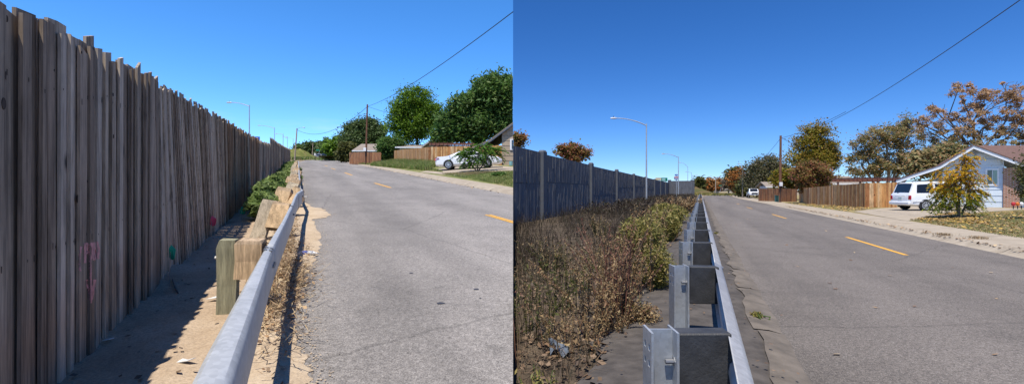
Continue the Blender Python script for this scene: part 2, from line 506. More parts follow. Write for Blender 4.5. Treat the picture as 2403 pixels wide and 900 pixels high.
    MAT['f_brownweed'] = foliage('shade_darkened_dry_weed', [(0.043, 0.031, 0.022), (0.031, 0.022, 0.017), (0.059, 0.041, 0.028), (0.034, 0.034, 0.016), (0.074, 0.055, 0.035)], .15)  # dead-weed browns lowered further, deep shade of the verge put into the colour
    MAT['f_tanweed'] = foliage('tan_dry_weed', [(0.306, 0.212, 0.102), (0.238, 0.157, 0.076), (0.357, 0.264, 0.136), (0.255, 0.136, 0.068)], .25)
    MAT['f_redgrass'] = foliage('red_grass_stem', [(.20, .085, .055), (.16, .075, .05), (.24, .12, .075), (.22, .15, .09)], .2)
    MAT['f_goldweed'] = foliage('golden_green_weed', [(.24, .21, .055), (.17, .165, .04), (.32, .25, .08), (.13, .13, .035)], .3)
    MAT['f_litter'] = foliage('fallen_leaf', [(.30, .185, .095), (.38, .25, .13), (.22, .125, .065), (.44, .33, .20), (.16, .10, .06)], .05)
    MAT['f_litter_dark'] = foliage('dull_fallen_leaf', [(.13, .085, .05), (.17, .11, .065), (.09, .06, .04), (.22, .15, .095)], .05)
    MAT['f_litter_gold'] = foliage('golden_fallen_leaf', [(.50, .33, .08), (.42, .26, .07), (.36, .25, .12), (.28, .18, .09)], .05)
    # bits
    MAT['pink'] = plain('pink_flag', (.75, .10, .19), rough=.6)
    MAT['teal'] = plain('green_flag', (.015, .42, .25), rough=.6)
    MAT['pinkpaint'] = plain('pink_marking_paint', (.74, .34, .33), (.50, .27, .25), 22, .85, lo=.3, hi=.7)
    MAT['white_litter'] = plain('white_scrap', (.72, .70, .66), rough=.7)
    MAT['blue_label'] = plain('blue_label', (.03, .06, .30), rough=.5)
    MAT['bag'] = plain('clear_bluish_plastic', (.15, .17, .20), (.08, .095, .115), 8, .25)
    MAT['green_box'] = plain('green_pedestal', (.07, .20, .165), rough=.5)
    MAT['sign_blue'] = plain('sign_blue', (.015, .07, .42), rough=.5)
    MAT['sign_green'] = plain('sign_green', (.0, .20, .12), rough=.5)
    MAT['sign_red'] = plain('sign_red', (.60, .03, .05), rough=.5)
    MAT['sign_white'] = plain('sign_white', (.75, .75, .75), rough=.5)
    MAT['orange'] = plain('orange_plastic', (.65, .17, .03), rough=.5)
    MAT['tl_yellow'] = plain('traffic_light_yellow', (.55, .33, .03), rough=.5)
    MAT['red_lamp'] = plain('red_flower', (.5, .03, .04), rough=.5)
    MAT['aqua'] = plain('aqua_bucket', (.30, .55, .52), rough=.5)


mats()
# ------------------------------------------------------------------ plants
def leaf_quads(C, size, rng, elong=1.7, up=.4, jitter=.35, droop=0.0):
    """rhombic leaves around centres C (N,3) -> (N*4,3)"""
    N = len(C)
    nrm = rng.normal(size=(N, 3)); nrm[:, 2] = np.abs(nrm[:, 2]) + up
    nrm /= np.linalg.norm(nrm, axis=1, keepdims=True)
    a = rng.normal(size=(N, 3)); a[:, 2] -= droop
    a -= nrm * np.sum(a * nrm, axis=1, keepdims=True)
    a /= np.linalg.norm(a, axis=1, keepdims=True) + 1e-9
    b = np.cross(nrm, a)
    s = size * (1 + jitter * rng.uniform(-1, 1, size=(N, 1)))
    L, W = s * elong * .5, s * .5
    Q = np.stack([C - a * L, C + b * W - a * L * .1, C + a * L, C - b * W - a * L * .1], axis=1)
    return Q.reshape(-1, 3)


def clip_quads(V, n, side):
    if side == 0 or len(V) == 0: return V
    q = V.reshape(-1, n, 3)
    keep = (q[:, :, 0] * side > 0.005).all(axis=1)
    return q[keep].reshape(-1, 3)


def blades(B, h, w, rng, lean=.35, bend=.5, az=None):
    """tapered 2-segment grass blades from base points B (N,3): (N*2 quads)"""
    N = len(B)
    h = np.broadcast_to(np.asarray(h, dtype=float).reshape(-1, 1), (N, 1))
    th = rng.uniform(0, 2 * np.pi, (N, 1)) if az is None else np.asarray(az).reshape(-1, 1)
    d = np.concatenate([np.cos(th), np.sin(th), np.zeros((N, 1))], 1)
    ph = rng.uniform(0, 2 * np.pi, (N, 1))
    s = np.concatenate([np.cos(ph), np.sin(ph), np.zeros((N, 1))], 1) * (w / 2)
    ln = np.abs(rng.normal(0, lean, (N, 1)))
    up = np.array([[0, 0, 1.0]])
    p0 = B
    p1 = B + h * (.55 * up + d * ln * .35)
    p2 = B + h * ((1 - .25 * bend * ln) * up + d * ln * (1 + bend * .5))
    q1 = np.stack([p0 - s, p0 + s, p1 + s * .75, p1 - s * .75], 1)
    q2 = np.stack([p1 - s * .75, p1 + s * .75, p2 + s * .15, p2 - s * .15], 1)
    # join both quads in one island-free stream (colour differs slightly per segment: reads as blade/tip)
    return np.concatenate([q1, q2], 1).reshape(-1, 3), p2


def in_lobes(lobes, n, rng, shell=.55):
    """lobes: list of (centre, (rx,ry,rz)); points biased to the outer part"""
    vol = np.array([l[1][0] * l[1][2] for l in lobes]); vol = vol / vol.sum()
    idx = rng.choice(len(lobes), size=n, p=vol)
    c = np.array([list(l[0]) for l in lobes])[idx]; r = np.array([l[1] for l in lobes])[idx]
    d = rng.normal(size=(n, 3)); d /= np.linalg.norm(d, axis=1, keepdims=True)
    rad = (shell + (1 - shell) * rng.uniform(0, 1, (n, 1))) ** 1.0
    rad = np.where(rng.uniform(size=(n, 1)) < .3, rng.uniform(.1, 1, (n, 1)), rad)
    return c + d * r * rad, idx


def tree(name, label, cat, base, lobes, mat, clumps=160, per=40, leaf=.25, spread=.6, bark='bark', trunk=.25, seed=1,
         elong=1.7, droop=0.0, limbs=26, side=0, group=None, bare=0, shell=.55, mats2=None, twig=.02, stems=1, flat=.75, trunk_top=None):
    """trunk and limbs in one tapered mesh, crown in one (or two) leaf meshes"""
    rng = np.random.default_rng(seed)
    base = Vector(base)
    root = thing(name, label, cat, base, group)
    cen, idx = in_lobes(lobes, clumps, rng, shell)
    top = trunk_top if trunk_top is not None else min(l[0][2] - l[1][2] * .45 for l in lobes)
    top = max(top, base.z + .3)
    w = MB()
    lc = np.mean([list(l[0]) for l in lobes], axis=0)
    forks = []
    for s in range(stems):
        off = Vector((rnd.uniform(-1, 1), rnd.uniform(-1, 1), 0)) * (trunk * 2.2 if stems > 1 else 0)
        f = Vector((base.x * .6 + lc[0] * .4, base.y * .6 + lc[1] * .4, top)) + off * 3
        if stems > 1:
            l = lobes[s % len(lobes)]; f = Vector((l[0][0] + off.x, l[0][1], max(top, l[0][2] - l[1][2] * .6)))
        mid = (base + f) / 2 + Vector((rng.normal() * trunk * .5, rng.normal() * trunk * .5, 0))
        w.tube([base + off * .4 - Vector((0, 0, .1)), mid, f], [trunk * 1.15, trunk * .85, trunk * .65], 8)
        forks.append(f)
    hubs = []
    for l in lobes:                                   # main limb into every lobe
        f = min(forks, key=lambda q: (q - Vector(l[0])).length)
        c = Vector(l[0]); m = f.lerp(c, .5) + Vector((rng.normal(), rng.normal(), abs(rng.normal()))) * .12 * (c - f).length
        w.tube([f, m, c], [trunk * .5, trunk * .33, trunk * .18], 6, cap=False)
        hubs.append((m, c))
    pick = rng.permutation(clumps)[:limbs]
    for i in pick:                                     # branches out to the leaf clumps
        m, c = hubs[idx[i]]
        a = m.lerp(c, rng.uniform(0, 1)); e = Vector(cen[i])
        k = a.lerp(e, .5) + Vector((rng.normal(), rng.normal(), rng.normal())) * .08 * (e - a).length
        w.tube([a, k, e], [trunk * .18, trunk * .12, twig], 5, cap=False)
    for b in range(bare):                              # bare twigs that stick out of the crown
        l = lobes[b % len(lobes)]
        a = Vector(l[0]); d = Vector(rng.normal(size=3)); d.z = abs(d.z) + .3; d.normalize()
        e = a + Vector((d.x * l[1][0], d.y * l[1][1], d.z * l[1][2])) * rng.uniform(.9, 1.25)
        w.tube([a, a.lerp(e, .5) + Vector(rng.normal(size=3)) * .15, e], [trunk * .14, trunk * .09, twig * .7], 4, cap=False)
    w.build('trunk', MAT[bark], root, smooth=True, clip=side, fix=False)
    # leaves
    n = clumps * per
    ci = rng.integers(0, clumps, n)
    sp = rng.uniform(.5, 1.25, (clumps, 1))[ci] * spread
    pts = cen[ci] + rng.normal(size=(n, 3)) * sp * np.array([[.55, .55, .55 * flat]])
    pts = pts[pts[:, 2] > base.z + .1]
    if mats2 is None:
        npmesh('crown', clip_quads(leaf_quads(pts, leaf, rng, elong, droop=droop), 4, side), 4, MAT[mat], root)
    else:
        zz = pts[:, 2] + rng.normal(size=len(pts)) * mats2[2]
        hi = zz > mats2[1]
        npmesh('crown', clip_quads(leaf_quads(pts[hi], leaf, rng, elong, droop=droop), 4, side), 4, MAT[mat], root)
        npmesh('lower_foliage', clip_quads(leaf_quads(pts[~hi], leaf, rng, elong, droop=droop), 4, side), 4, MAT[mats2[0]], root)
    return root


def spray_tree(name, label, cat, base, lobes, mat, sprays=200, leaflets=16, length=.7, leaf=.16, bark='bark', trunk=.06, seed=1, droop=.5, side=0, low=None, group=None, stems=3):
    """feathery compound leaves: every spray is a drooping rachis with paired leaflets"""
    rng = np.random.default_rng(seed)
    base = Vector(base)
    root = thing(name, label, cat, base, group)
    cen, idx = in_lobes(lobes, sprays, rng, .35)
    w = MB()
    forks = []
    for s in range(stems):
        l = lobes[s % len(lobes)]
        e = Vector(l[0]) - Vector((0, 0, l[1][2] * .25))
        m = base.lerp(e, .45) + Vector((rng.normal() * .08, rng.normal() * .08, 0))
        w.tube([base - Vector((0, 0, .08)), m, e], [trunk, trunk * .75, trunk * .4], 7)
        forks.append((m, e))
    for i in rng.permutation(sprays)[:max(30, sprays // 4)]:
        m, e = min(forks, key=lambda q: (q[1] - Vector(cen[i])).length)
        a = m.lerp(e, rng.uniform(.2, 1)); c = Vector(cen[i])
        w.tube([a, a.lerp(c, .5) + Vector((0, 0, .1)), c], [trunk * .35, trunk * .22, .006], 4, cap=False)
    w.build('trunk', MAT[bark], root, smooth=True, clip=side, fix=False)
    mid = np.mean([list(l[0]) for l in lobes], axis=0)
    out = []
    for i in range(sprays):
        d = cen[i] - np.array(mid); d[2] *= .3
        d += rng.normal(size=3) * .5
        d[2] -= droop * .3
        d /= np.linalg.norm(d) + 1e-9
        t = np.linspace(.05, 1, leaflets)[:, None]
        L = length * rng.uniform(.7, 1.2)
        line = cen[i] + d * t * L + np.array([[0, 0, -1.0]]) * (t ** 2) * L * droop
        side_v = np.cross(d, [0, 0, 1.0]); side_v /= np.linalg.norm(side_v) + 1e-9
        for sg in (-1, 1):
            out.append(line + side_v * sg * leaf * .55 + rng.normal(size=line.shape) * leaf * .18)
    pts = np.concatenate(out)
    pts = pts[pts[:, 2] > base.z + .15]
    if low:
        zz = pts[:, 2] + rng.normal(size=len(pts)) * low[2]
        npmesh('crown', clip_quads(leaf_quads(pts[zz > low[1]], leaf, rng, 2.2, up=.8), 4, side), 4, MAT[mat], root)
        npmesh('lower_foliage', clip_quads(leaf_quads(pts[zz <= low[1]], leaf, rng, 2.2, up=.8), 4, side), 4, MAT[low[0]], root)
    else:
        npmesh('crown', clip_quads(leaf_quads(pts, leaf, rng, 2.2, up=.8), 4, side), 4, MAT[mat], root)
    return root


def lob(px, py, rx, ry, Y, depth=.8):
    """crown lobe from its middle and half-sizes as seen at distance Y (a full ellipsoid in space)"""
    c = P(px, py, Y); k = Y / F
    return (c, (rx * k, max(rx, ry) * k * depth, ry * k))


def shrub(name, label, cat, base, lobes, mat, n=1500, leaf=.08, elong=2.2, seed=1, stems=14, bark='bark', group=None, side=0, shell=.3, droop=0.0, spikes=None):
    rng = np.random.default_rng(seed)
    base = Vector(base)
    root = thing(name, label, cat, base, group)
    pts, idx = in_lobes(lobes, n, rng, shell)
    w = MB()
    for i in range(stems):
        e = Vector(pts[i]); m = base.lerp(e, .5) + Vector((rng.normal(), rng.normal(), 0)) * .06
        w.tube([base + Vector((rng.normal() * .06, rng.normal() * .06, -.04)), m, e], [.014, .010, .004], 4, cap=False)
    w.build('stem', MAT[bark], root, clip=side, fix=False)
    pts = pts[pts[:, 2] > base.z + .01]
    npmesh('foliage', clip_quads(leaf_quads(pts, leaf, rng, elong, droop=droop), 4, side), 4, MAT[mat], root)
    return root


def stalks(name, label, cat, base, n, h, rad, mat, seed=1, width=.012, lean=.3, head=None, headlen=.2, headmat=None, group=None, side=0, leafy=0, leafmat=None, leaf=.05):
    """a clump of thin upright stalks, with seed heads and side leaves as parts"""
    rng = np.random.default_rng(seed)
    base = Vector(base)
    root = thing(name, label, cat, base, group)
    st = MB(); hq = []; lq = []
    for i in range(n):
        a = rng.uniform(0, 2 * math.pi); r = rad * math.sqrt(rng.uniform())
        b = base + Vector((math.cos(a) * r, math.sin(a) * r, -.03))
        hh = h * rng.uniform(.6, 1.08); ln = abs(rng.normal(0, lean)); a2 = a + rng.normal() * .8
        d = Vector((math.cos(a2), math.sin(a2), 0)) * ln * hh
        pts = [b, b + d * .3 + Vector((0, 0, hh * .5)), b + d + Vector((0, 0, hh))]
        st.tube(pts, [width / 2, width * .4, width * .2], 4, cap=False)
        def at(t):
            return np.array(pts[0].lerp(pts[1], t * 2) if t < .5 else pts[1].lerp(pts[2], t * 2 - 1))
        if head:
            for k in range(head):
                t = 1 - headlen / hh * rng.uniform(0, 1)
                hq.append(at(max(.1, t)) + rng.normal(size=3) * width * 1.1)
        for k in range(leafy):
            lq.append(at(rng.uniform(.15, .95)) + rng.normal(size=3) * leaf * .9)
    st.build('stem', MAT[mat], root, clip=side, fix=False)
    if hq: npmesh('seed_heads', clip_quads(leaf_quads(np.array(hq), width * .9, rng, 3.2, droop=-1.5), 4, side), 4, MAT[headmat or mat], root)  # dry seed heads of the whole clump, one mesh of loose pieces
    if lq: npmesh('foliage', clip_quads(leaf_quads(np.array(lq), leaf, rng, 2.6, droop=.6), 4, side), 4, MAT[leafmat or mat], root)
    return root


def scatter(fn, n, rng, ua, ub, va, vb):
    u = rng.uniform(ua, ub, n); v = rng.uniform(va, vb, n)
    return np.array([list(fn(a, b)) for a, b in zip(u, v)])
# ------------------------------------------------------------------ the ground of both streets
def struct(mb, name, mat, clip=0, **k):
    return tag(mb.build(name, MAT[mat], None, clip=clip, **k), kind='structure')


def lift(p, w): return Vector((p[0], p[1], p[2] + w))


# level ground: one sheet to the horizon on the right and behind the viewer
m = MB()
m.add([(0, 0, -.03), (4000, 0, -.03), (4000, 4000, -.03), (0, 4000, -.03)], [(0, 1, 2, 3)])
m.add([(-4000, -4000, -.03), (4000, -4000, -.03), (4000, 0, -.03), (-4000, 0, -.03)], [(0, 1, 2, 3)])
struct(m, 'ground', 'dirt')
# rising ground on the left with its bank along the edge
ys = [0, 10, 30, 60, 100, 140, 150, 160, 200, 400, 4000]
m = MB()
m.grid([[(x, y, gz(y) - .03) for x in (-4000, -200, -60, -20, -4, 0)] for y in ys])
m.strip([(0, y, gz(y) - .03) for y in ys], [(0, y, -.06) for y in ys])
struct(m, 'hillside_ground', 'dirt')

# ---- left street
edge = [(800, 1300), (748, 1000), (730, 905), (716, 850), (697, 800), (692, 770), (700, 700), (710, 650), (732, 620), (750, 592), (753, 560), (742, 530),
        (735, 514), (765, 511), (774, 502), (757, 489), (737, 489), (722, 478), (701, 464), (712, 457), (699, 452), (700, 440), (713, 432), (699, 420), (706, 412), (697, 402)]
road = [GL(px, py) for px, py in [(560, 1400), (590, 900), (650, 600), (668, 500), (680, 440), (694, 400), (697, 390), (701, 381), (716, 376), (735, 373.8), (758, 371.6)]]
road += [GL(px, py) for px, py in [(775, 371.6), (778, 373.5), (790, 376.5), (806, 379.5)]] + [LQ(0, 0) for _ in ()]
kq = lambda Y, q, w: Vector((q - .446 * Y, Y, gz(Y) + w))
road += [kq(84, 8.08, 0), kq(50, 8.08, 0), kq(30, 8.08, 0), Vector((0, 18.12, gz(18.12))), Vector((0, 1.2, gz(1.2)))]
m = MB(); m.poly([lift(p, .004) for p in road])
struct(m, 'road', 'asphalt')
# sandy margin, washed over the asphalt with an uneven edge
m = MB()
sand = [GL(px, py) for px, py in edge]
inner = [LQ(-.62, p.y) for p in sand]
rs = np.random.default_rng(3)
fine_e, fine_i = [], []
for a, b in zip(range(len(sand) - 1), range(1, len(sand))):
    for k in range(8):
        t = k / 8
        p = sand[a].lerp(sand[b], t); p.x += rs.normal() * .03 * (0 if k == 0 else 1)
        fine_e.append(p); fine_i.append(LQ(-.62, p.y))
m.grid([[lift(p, .0085) for p in fine_e], [lift(p.lerp(q, .12), .03) for p, q in zip(fine_e, fine_i)], [lift(p.lerp(q, .5), .04) for p, q in zip(fine_e, fine_i)], [lift(q, .03) for q in fine_i]])
struct(m, 'sand_margin', 'sand', smooth=True)
# soil strip between fence and guard rail, slightly lumpy
m = MB()
rows = []
for i in range(140):
    Y = .3 + (i / 139) ** 2 * 90
    rows.append([LQ(q, Y, .012 + .05 * abs(rs.normal()) * (0 < k < 8) * (1 if Y < 30 else .5) * .6 + (.05 if k < 2 else 0)) for k, q in enumerate(np.linspace(-2.3, -.55, 10))])
m.grid(rows)
struct(m, 'soil_strip', 'soil', smooth=True)
# kerb and walk along the far side, slab by slab
m = MB(); j = MB()
prof = [(8.08, .0045), (8.22, .09), (8.4, .132), (9.1, .147)]
Y = 17.2
while Y < 86:
    Y2 = Y + 3.2
    m.grid([[kq(y, q, w) for q, w in prof] for y in (Y + .02, Y2 - .02)])
    Y = Y2
j.grid([[kq(y, q, w - .012) for q, w in prof] for y in (17.2, 86)])
struct(m, 'sidewalk', 'concrete', clip=-1)
struct(j, 'sidewalk_joint', 'joint', clip=-1)
m = MB()
m.grid([[kq(y, q, yl(q) - .004) for q in (9.1, 10, 11, 11.66, 13, 14.6, 18, 30, 60)] for y in np.linspace(8, 150, 30)])
struct(m, 'lawn', 'lawn', clip=-1)


def patch(fn, yw, corners, dz, n=10):
    a, b, c, d = [Vector(fn(*p)) for p in corners]
    rows = []
    for i in range(n + 1):
        rows.append([])
        for k in range(n + 1):
            p = a.lerp(b, k / n).lerp(d.lerp(c, k / n), i / n)
            rows[-1].append(yw(p, dz))
    return rows


ywl = lambda p, dz: Vector((p.x, p.y, gz(p.y) + yl(p.x + .446 * p.y) + dz))
ywr = lambda p, dz: Vector((p.x, p.y, yr(p.x - .407 * p.y) + dz))
m = MB(); m.grid(patch(GLy, ywl, [(985, 403.5), (1082, 414), (1262, 396), (1130, 386)], .012, 24))
struct(m, 'driveway', 'concrete', clip=-1)
# yellow centre dashes
m = MB()
for (x0, y0, x1, y1) in [(1143, 504, 1260, 538), (879, 429.5, 917, 440.5), (809, 405, 826, 411), (777, 394.5, 787, 397.5), (762, 387.8, 768, 389.6)]:
    a, b = GL(x0, y0), GL(x1, y1); n = Vector((1, .446, 0)).normalized()
    for off in (-.075, .035) if y0 > 450 else (-.06,):
        wd = .075 if y0 > 450 else .13
        m.poly([lift(a + n * off, .009), lift(b + n * off, .009), lift(b + n * (off + wd), .009), lift(a + n * (off + wd), .009)])
struct(m, 'lane_marking', 'yellow', clip=-1)
# dark tar spots
for (px, py, r) in [(965, 641, .028), (1118, 679, .036), (1033, 712, .042), (1127, 700, .014)]:
    c = GL(px, py); mm = MB()
    mm.poly([Vector((c.x + math.cos(a) * r * rnd.uniform(.7, 1.3) * 1.1, c.y + math.sin(a) * r * .75, c.z + SL * math.sin(a) * r * .75 + .009)) for a in [k * math.pi / 5 for k in range(10)]])
    struct(mm, 'tar_spot', 'tar')
# hills beyond
def mound(name, mat, c, rx, ry, h, seed=2):
    rg = np.random.default_rng(seed); mm = MB(); rows = []
    for i in range(9):
        r = i / 8
        rows.append([Vector((c.x + math.cos(a) * rx * r, c.y + math.sin(a) * ry * r, c.z - .2 + (h + .2) * (math.cos(r * math.pi) + 1) / 2 * (1 + .08 * rg.normal()))) for a in [k * math.pi / 12 for k in range(25)]])
    mm.grid(rows)
    return struct(mm, name, mat, smooth=True)


mound('grass_hill', 'hill', Vector((P(702, 372, 140).x, 140, gz(140))), 4.6, 22, 2.9, 4)
mound('grass_hill', 'hill', Vector((P(719, 372, 158).x, 160, gz(150))), 2.6, 14, 1.5, 5)
mound('grass_hill', 'hill', Vector((P(803, 372, 125).x + 2, 125, gz(125))), 4, 18, .5, 5)

# ---- right street
L = [GR(px, py) for px, py in [(1643, 466), (1647, 462.3), (1655, 459.2), (1675, 457.2), (1686, 456), (1694, 454)]]
Rr = [GR(px, py) for px, py in [(1717, 454), (1714, 456), (1714, 458.3), (1717, 460.5), (1732, 465.5), (1762, 471)]]
road = [Vector((.92, 0, 0)), Vector((.92, -6, 0)), Vector((7.5, -6, 0))] + [Vector((7.5 + .407 * y, y, 0)) for y in (0, 20, 40, 60)] + Rr[::-1] + L[::-1]
m = MB(); m.poly([lift(p, .004) for p in road][::-1])
struct(m, 'road', 'asphalt2')
m = MB(); Y = -1.0
while Y < 70:                                   # cracked slabs of uneven width
    Y2 = Y + rnd.uniform(1.5, 2.6); n_ = 7
    m.grid([[RQ(.60 + .05 * math.sin(Y * 3 + i) + rs.normal() * .025, Y + .03 + (Y2 - Y - .05) * i / n_, .068), RQ(.76, Y + .02 + (Y2 - Y - .04) * i / n_, .052), RQ(.925 + rs.normal() * .012, Y + .01 + (Y2 - Y - .03) * i / n_, .012)] for i in range(n_ + 1)])
    Y = Y2
struct(m, 'gutter', 'gutter')
m = MB()
rows = []
for y in np.concatenate([np.linspace(-3, 16, 40), np.linspace(17, 90, 25)]):
    rows.append([RQ(q + (rs.normal() * .12 if q < -.5 else 0), y, w) for q, w in ((-1.05, .06), (-.6, .10), (-.1, .11), (.4, .07), (.745, .041))])
m.grid(rows); struct(m, 'asphalt_pad', 'pad', clip=1)
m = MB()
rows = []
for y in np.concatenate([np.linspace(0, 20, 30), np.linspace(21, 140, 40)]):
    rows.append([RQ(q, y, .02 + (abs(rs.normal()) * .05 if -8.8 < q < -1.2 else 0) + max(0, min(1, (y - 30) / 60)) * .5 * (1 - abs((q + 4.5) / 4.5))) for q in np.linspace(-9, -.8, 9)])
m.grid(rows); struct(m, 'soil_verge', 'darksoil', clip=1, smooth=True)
kr = lambda Y, q, w: Vector((q + .407 * Y, Y, w))
prof = [(7.5, .0045), (7.65, .03), (7.85, .118), (8.02, .132), (9.77, .162)]
m = MB(); j = MB(); Y = 3.0
while Y < 62:
    Y2 = Y + 3.0
    m.grid([[kr(y, q, w) for q, w in prof] for y in (Y + .012, Y2 - .012)])
    Y = Y2
# beyond the fence the walk follows the bend
j.grid([[kr(y, q, w - .012) for q, w in prof] for y in (3, 63)])
far = [(1760, 470.8, 1775, 466), (1732, 465.5, 1756, 461.5), (1717, 460.5, 1735, 457.5)]
m.grid([[Vector(GR(a, b)) + Vector((0, 0, .03)), Vector(GR(c, d, .15))] for a, b, c, d in [(1812, 481, 1830, 473.4)] + far])
struct(m, 'sidewalk', 'concrete')
struct(j, 'sidewalk_joint', 'joint')
m = MB(); m.grid([[kr(y, q, yr(q) - .004) for q in (9.77, 11, 13, 16, 20, 40, 90)] for y in np.linspace(-5, 140, 30)])
struct(m, 'lawn', 'lawn_dry')
m = MB(); m.grid(patch(GRy, ywr, [(2003, 496), (2128, 518.5), (2420, 490), (2180, 482)], .012, 24))
struct(m, 'driveway', 'concrete')
m = MB()
for (x0, y0, x1, y1) in [(1986, 556, 2126, 598.5), (1812, 502.5, 1845, 512.5), (1752, 486, 1765, 489.3), (1729, 477.6, 1735, 479)]:
    a, b = GR(x0, y0), GR(x1, y1); n = Vector((1, -.407, 0)).normalized()
    m.poly([lift(a - n * .05, .009), lift(b - n * .05, .009), lift(b + n * .06, .009), lift(a + n * .06, .009)])
struct(m, 'lane_marking', 'yellow')
mound('grass_hill', 'hill_dry', Vector((P(1634, 455, 185).x, 190, 0)), 6.6, 30, 3.0, 6)
# ------------------------------------------------------------------ left street: tall plank fence
rf = random.Random(11)
HT = [(2.6, 2.47), (2.87, 2.48), (5.25, 2.47), (8, 2.42), (11.6, 2.34), (17, 2.22), (23, 2.14), (27.6, 2.2), (27.7, 2.58), (37, 2.46), (90, 2.4)]
fence = thing('plank_fence', 'tall weathered grey plank fence with jagged top running along the sandy soil strip', 'fence', LQ(-1.72, 2.0))
fdir = Vector((-.457, 1, SL)).normalized(); fn = Vector((1, .457, 0)).normalized()   # towards the street


def boards(y0, y1, mat, wmin, wmax, lean=0.0, jag=.03, batten=True):
    mb = MB(); Y = y0; k = 0
    while Y < y1:
        w = rf.uniform(wmin, wmax) * (1.25 if rf.random() < .25 else 1)
        bt = batten and k % 2 and rf.random() < .8
        proud = .0 if not bt else rf.uniform(.018, .034)
        if bt: w *= rf.uniform(.28, .6); Y -= w * .5
        th = .02
        b = LQ(-1.7, Y); H = interp(Y, HT) + max(-.05, min(.05, rf.gauss(0, jag))) - (.02 if k % 2 else 0)
        lean = interp(Y, [(5.3, 0), (5.7, -.12), (6.6, -.55), (8, -.8), (9.5, -.68), (11, -.35), (13.5, -.1), (15, 0)]); ln = fdir * (lean * rf.uniform(.965, 1.035) + rf.gauss(0, .004))
        u = Vector((-.457, 1, SL)) * w
        o0 = fn * (proud + rf.uniform(-.004, .006) - (.035 * (10.4 - Y) / 4.8 if 5.6 < Y < 10.4 else 0)); o1 = o0 + fn * (rf.gauss(0, .004) + (.006 if bt else .0)) + ln
        up = Vector((0, 0, H)); dn = Vector((0, 0, -.05)); t2 = rf.gauss(0, .02)
        mb.hexa([b + o0 + dn, b + o0 + fn * th + dn, b + u + o0 + fn * th + dn, b + u + o0 + dn,
                 b + o1 + up, b + o1 + fn * th + up, b + u + o1 + fn * th + up + Vector((0, 0, t2)), b + u + o1 + up + Vector((0, 0, t2))])
        Y += w * .5 if bt else w * .995
        k += 1
    return mb.build('board_panel', MAT[mat], fence, fix=False)


boards(.6, 5.3, 'grey_wood', .12, .21)
boards(5.3, 7.6, 'grey_wood', .075, .13, -.02, .04)
boards(7.6, 10.6, 'grey_wood', .07, .12, -.34, .05)
boards(10.6, 15.0, 'brown_wood', .10, .16, -.10, .05)
boards(15.0, 19.5, 'brown_wood', .11, .17, 0, .05)
boards(19.5, 27.6, 'grey_wood', .12, .2, 0, .04)
boards(27.7, 92, 'grey_wood', .16, .26, 0, .05)
for H, y0, y1 in ((.35, .6, 27.6), (1.3, .6, 27.6), (2.05, .6, 27.6), (.4, 27.7, 92), (2.1, 27.7, 92)):
    mb = MB(); a, b = LQ(-1.745, y0, H), LQ(-1.745, y1, H)
    mb.hexa([a - fn * .04 - Vector((0, 0, .045)), a - Vector((0, 0, .045)), b - Vector((0, 0, .045)), b - fn * .04 - Vector((0, 0, .045)),
             a - fn * .04 + Vector((0, 0, .045)), a + Vector((0, 0, .045)), b + Vector((0, 0, .045)), b - fn * .04 + Vector((0, 0, .045))])
    mb.build('rail', MAT['brown_wood'], fence, fix=False)
for y in (2.7, 5.4, 8.1, 10.8, 13.5, 16.2, 18.9, 21.6, 24.3, 27.6):
    MB().tube([LQ(-1.85, y, -.1), LQ(-1.85, y, 2.0)], .055, 8).build('post', MAT['brown_wood'], fence)
tag(MB().tube([LQ(-1.60, 15.35, -.1), LQ(-1.66, 15.1, 2.25)], .05, 8).build('post', MAT['pale_post'], fence), 'pale leaning post standing proud of the boards')
MB().box(LQ(-1.62, 38.5, 1.2), (.16, .2, 2.5)).build('post', MAT['pale_post'], fence)
from mathutils.bvhtree import BVHTree
_v, _f = [], []
for ch in fence.children:
    if ch.name.startswith('board_panel'):
        o_ = base_of(ch); b_ = len(_v)
        _v += [v.co + o_ for v in ch.data.vertices]; _f += [tuple(b_ + i for i in p.vertices) for p in ch.data.polygons]
FB = BVHTree.FromPolygons(_v, _f)


def on_fence(px, py, off=.003):
    """the spot of the plank surface behind a picture point"""
    e = Vector((0, 0, EYE)); d = (P(px, py, 1) - e).normalized()
    hit = FB.ray_cast(e, d)
    return (hit[0] + fn * off) if hit[0] is not None else None


# knots: flush dark oval scars
for (px, py, r) in [(15, 44, .020), (8, 243, .034), (182, 466, .030), (205, 425, .011), (191, 123, .011), (265, 222, .016), (266, 320, .018), (206, 229, .015), (127, 165, .009)]:
    c = on_fence(px, py)
    if c is None: continue
    t = Vector((-.457, 1, 0)).normalized(); n = 12; mb = MB()
    ring = [c + t * math.cos(k * 2 * math.pi / n) * r * .62 + Vector((0, 0, math.sin(k * 2 * math.pi / n) * r)) for k in range(n)]
    mb.add(ring + [p - fn * .004 for p in ring], [tuple(range(n))] + [(i, (i + 1) % n, n + (i + 1) % n, n + i) for i in range(n)])
    mb.build('knot', MAT['knot'], fence)
# rows of rusty nail heads with their streaks
mb = MB()
for H, y0, y1 in ((2.06, 2.4, 14), (.98, 2.4, 14)):
    Y = y0
    while Y < y1:
        p0 = LQ(-1.7, Y, H + rf.gauss(0, .02)); e = Vector((0, 0, EYE)); hit = FB.ray_cast(p0 + fn * .3, -fn)
        if hit[0] is not None:
            c = hit[0] + fn * .002; t = Vector((-.457, 1, 0)).normalized()
            L_ = rf.uniform(.008, .05)
            mb.add([c - t * .005, c - t * .004 - Vector((0, 0, L_)), c + t * .005 - Vector((0, 0, L_)), c + t * .006], [(0, 1, 2, 3)])
        Y += rf.uniform(.05, .13)
tag(mb.build('nail_heads', MAT['knot'], fence, fix=False), kind='stuff')


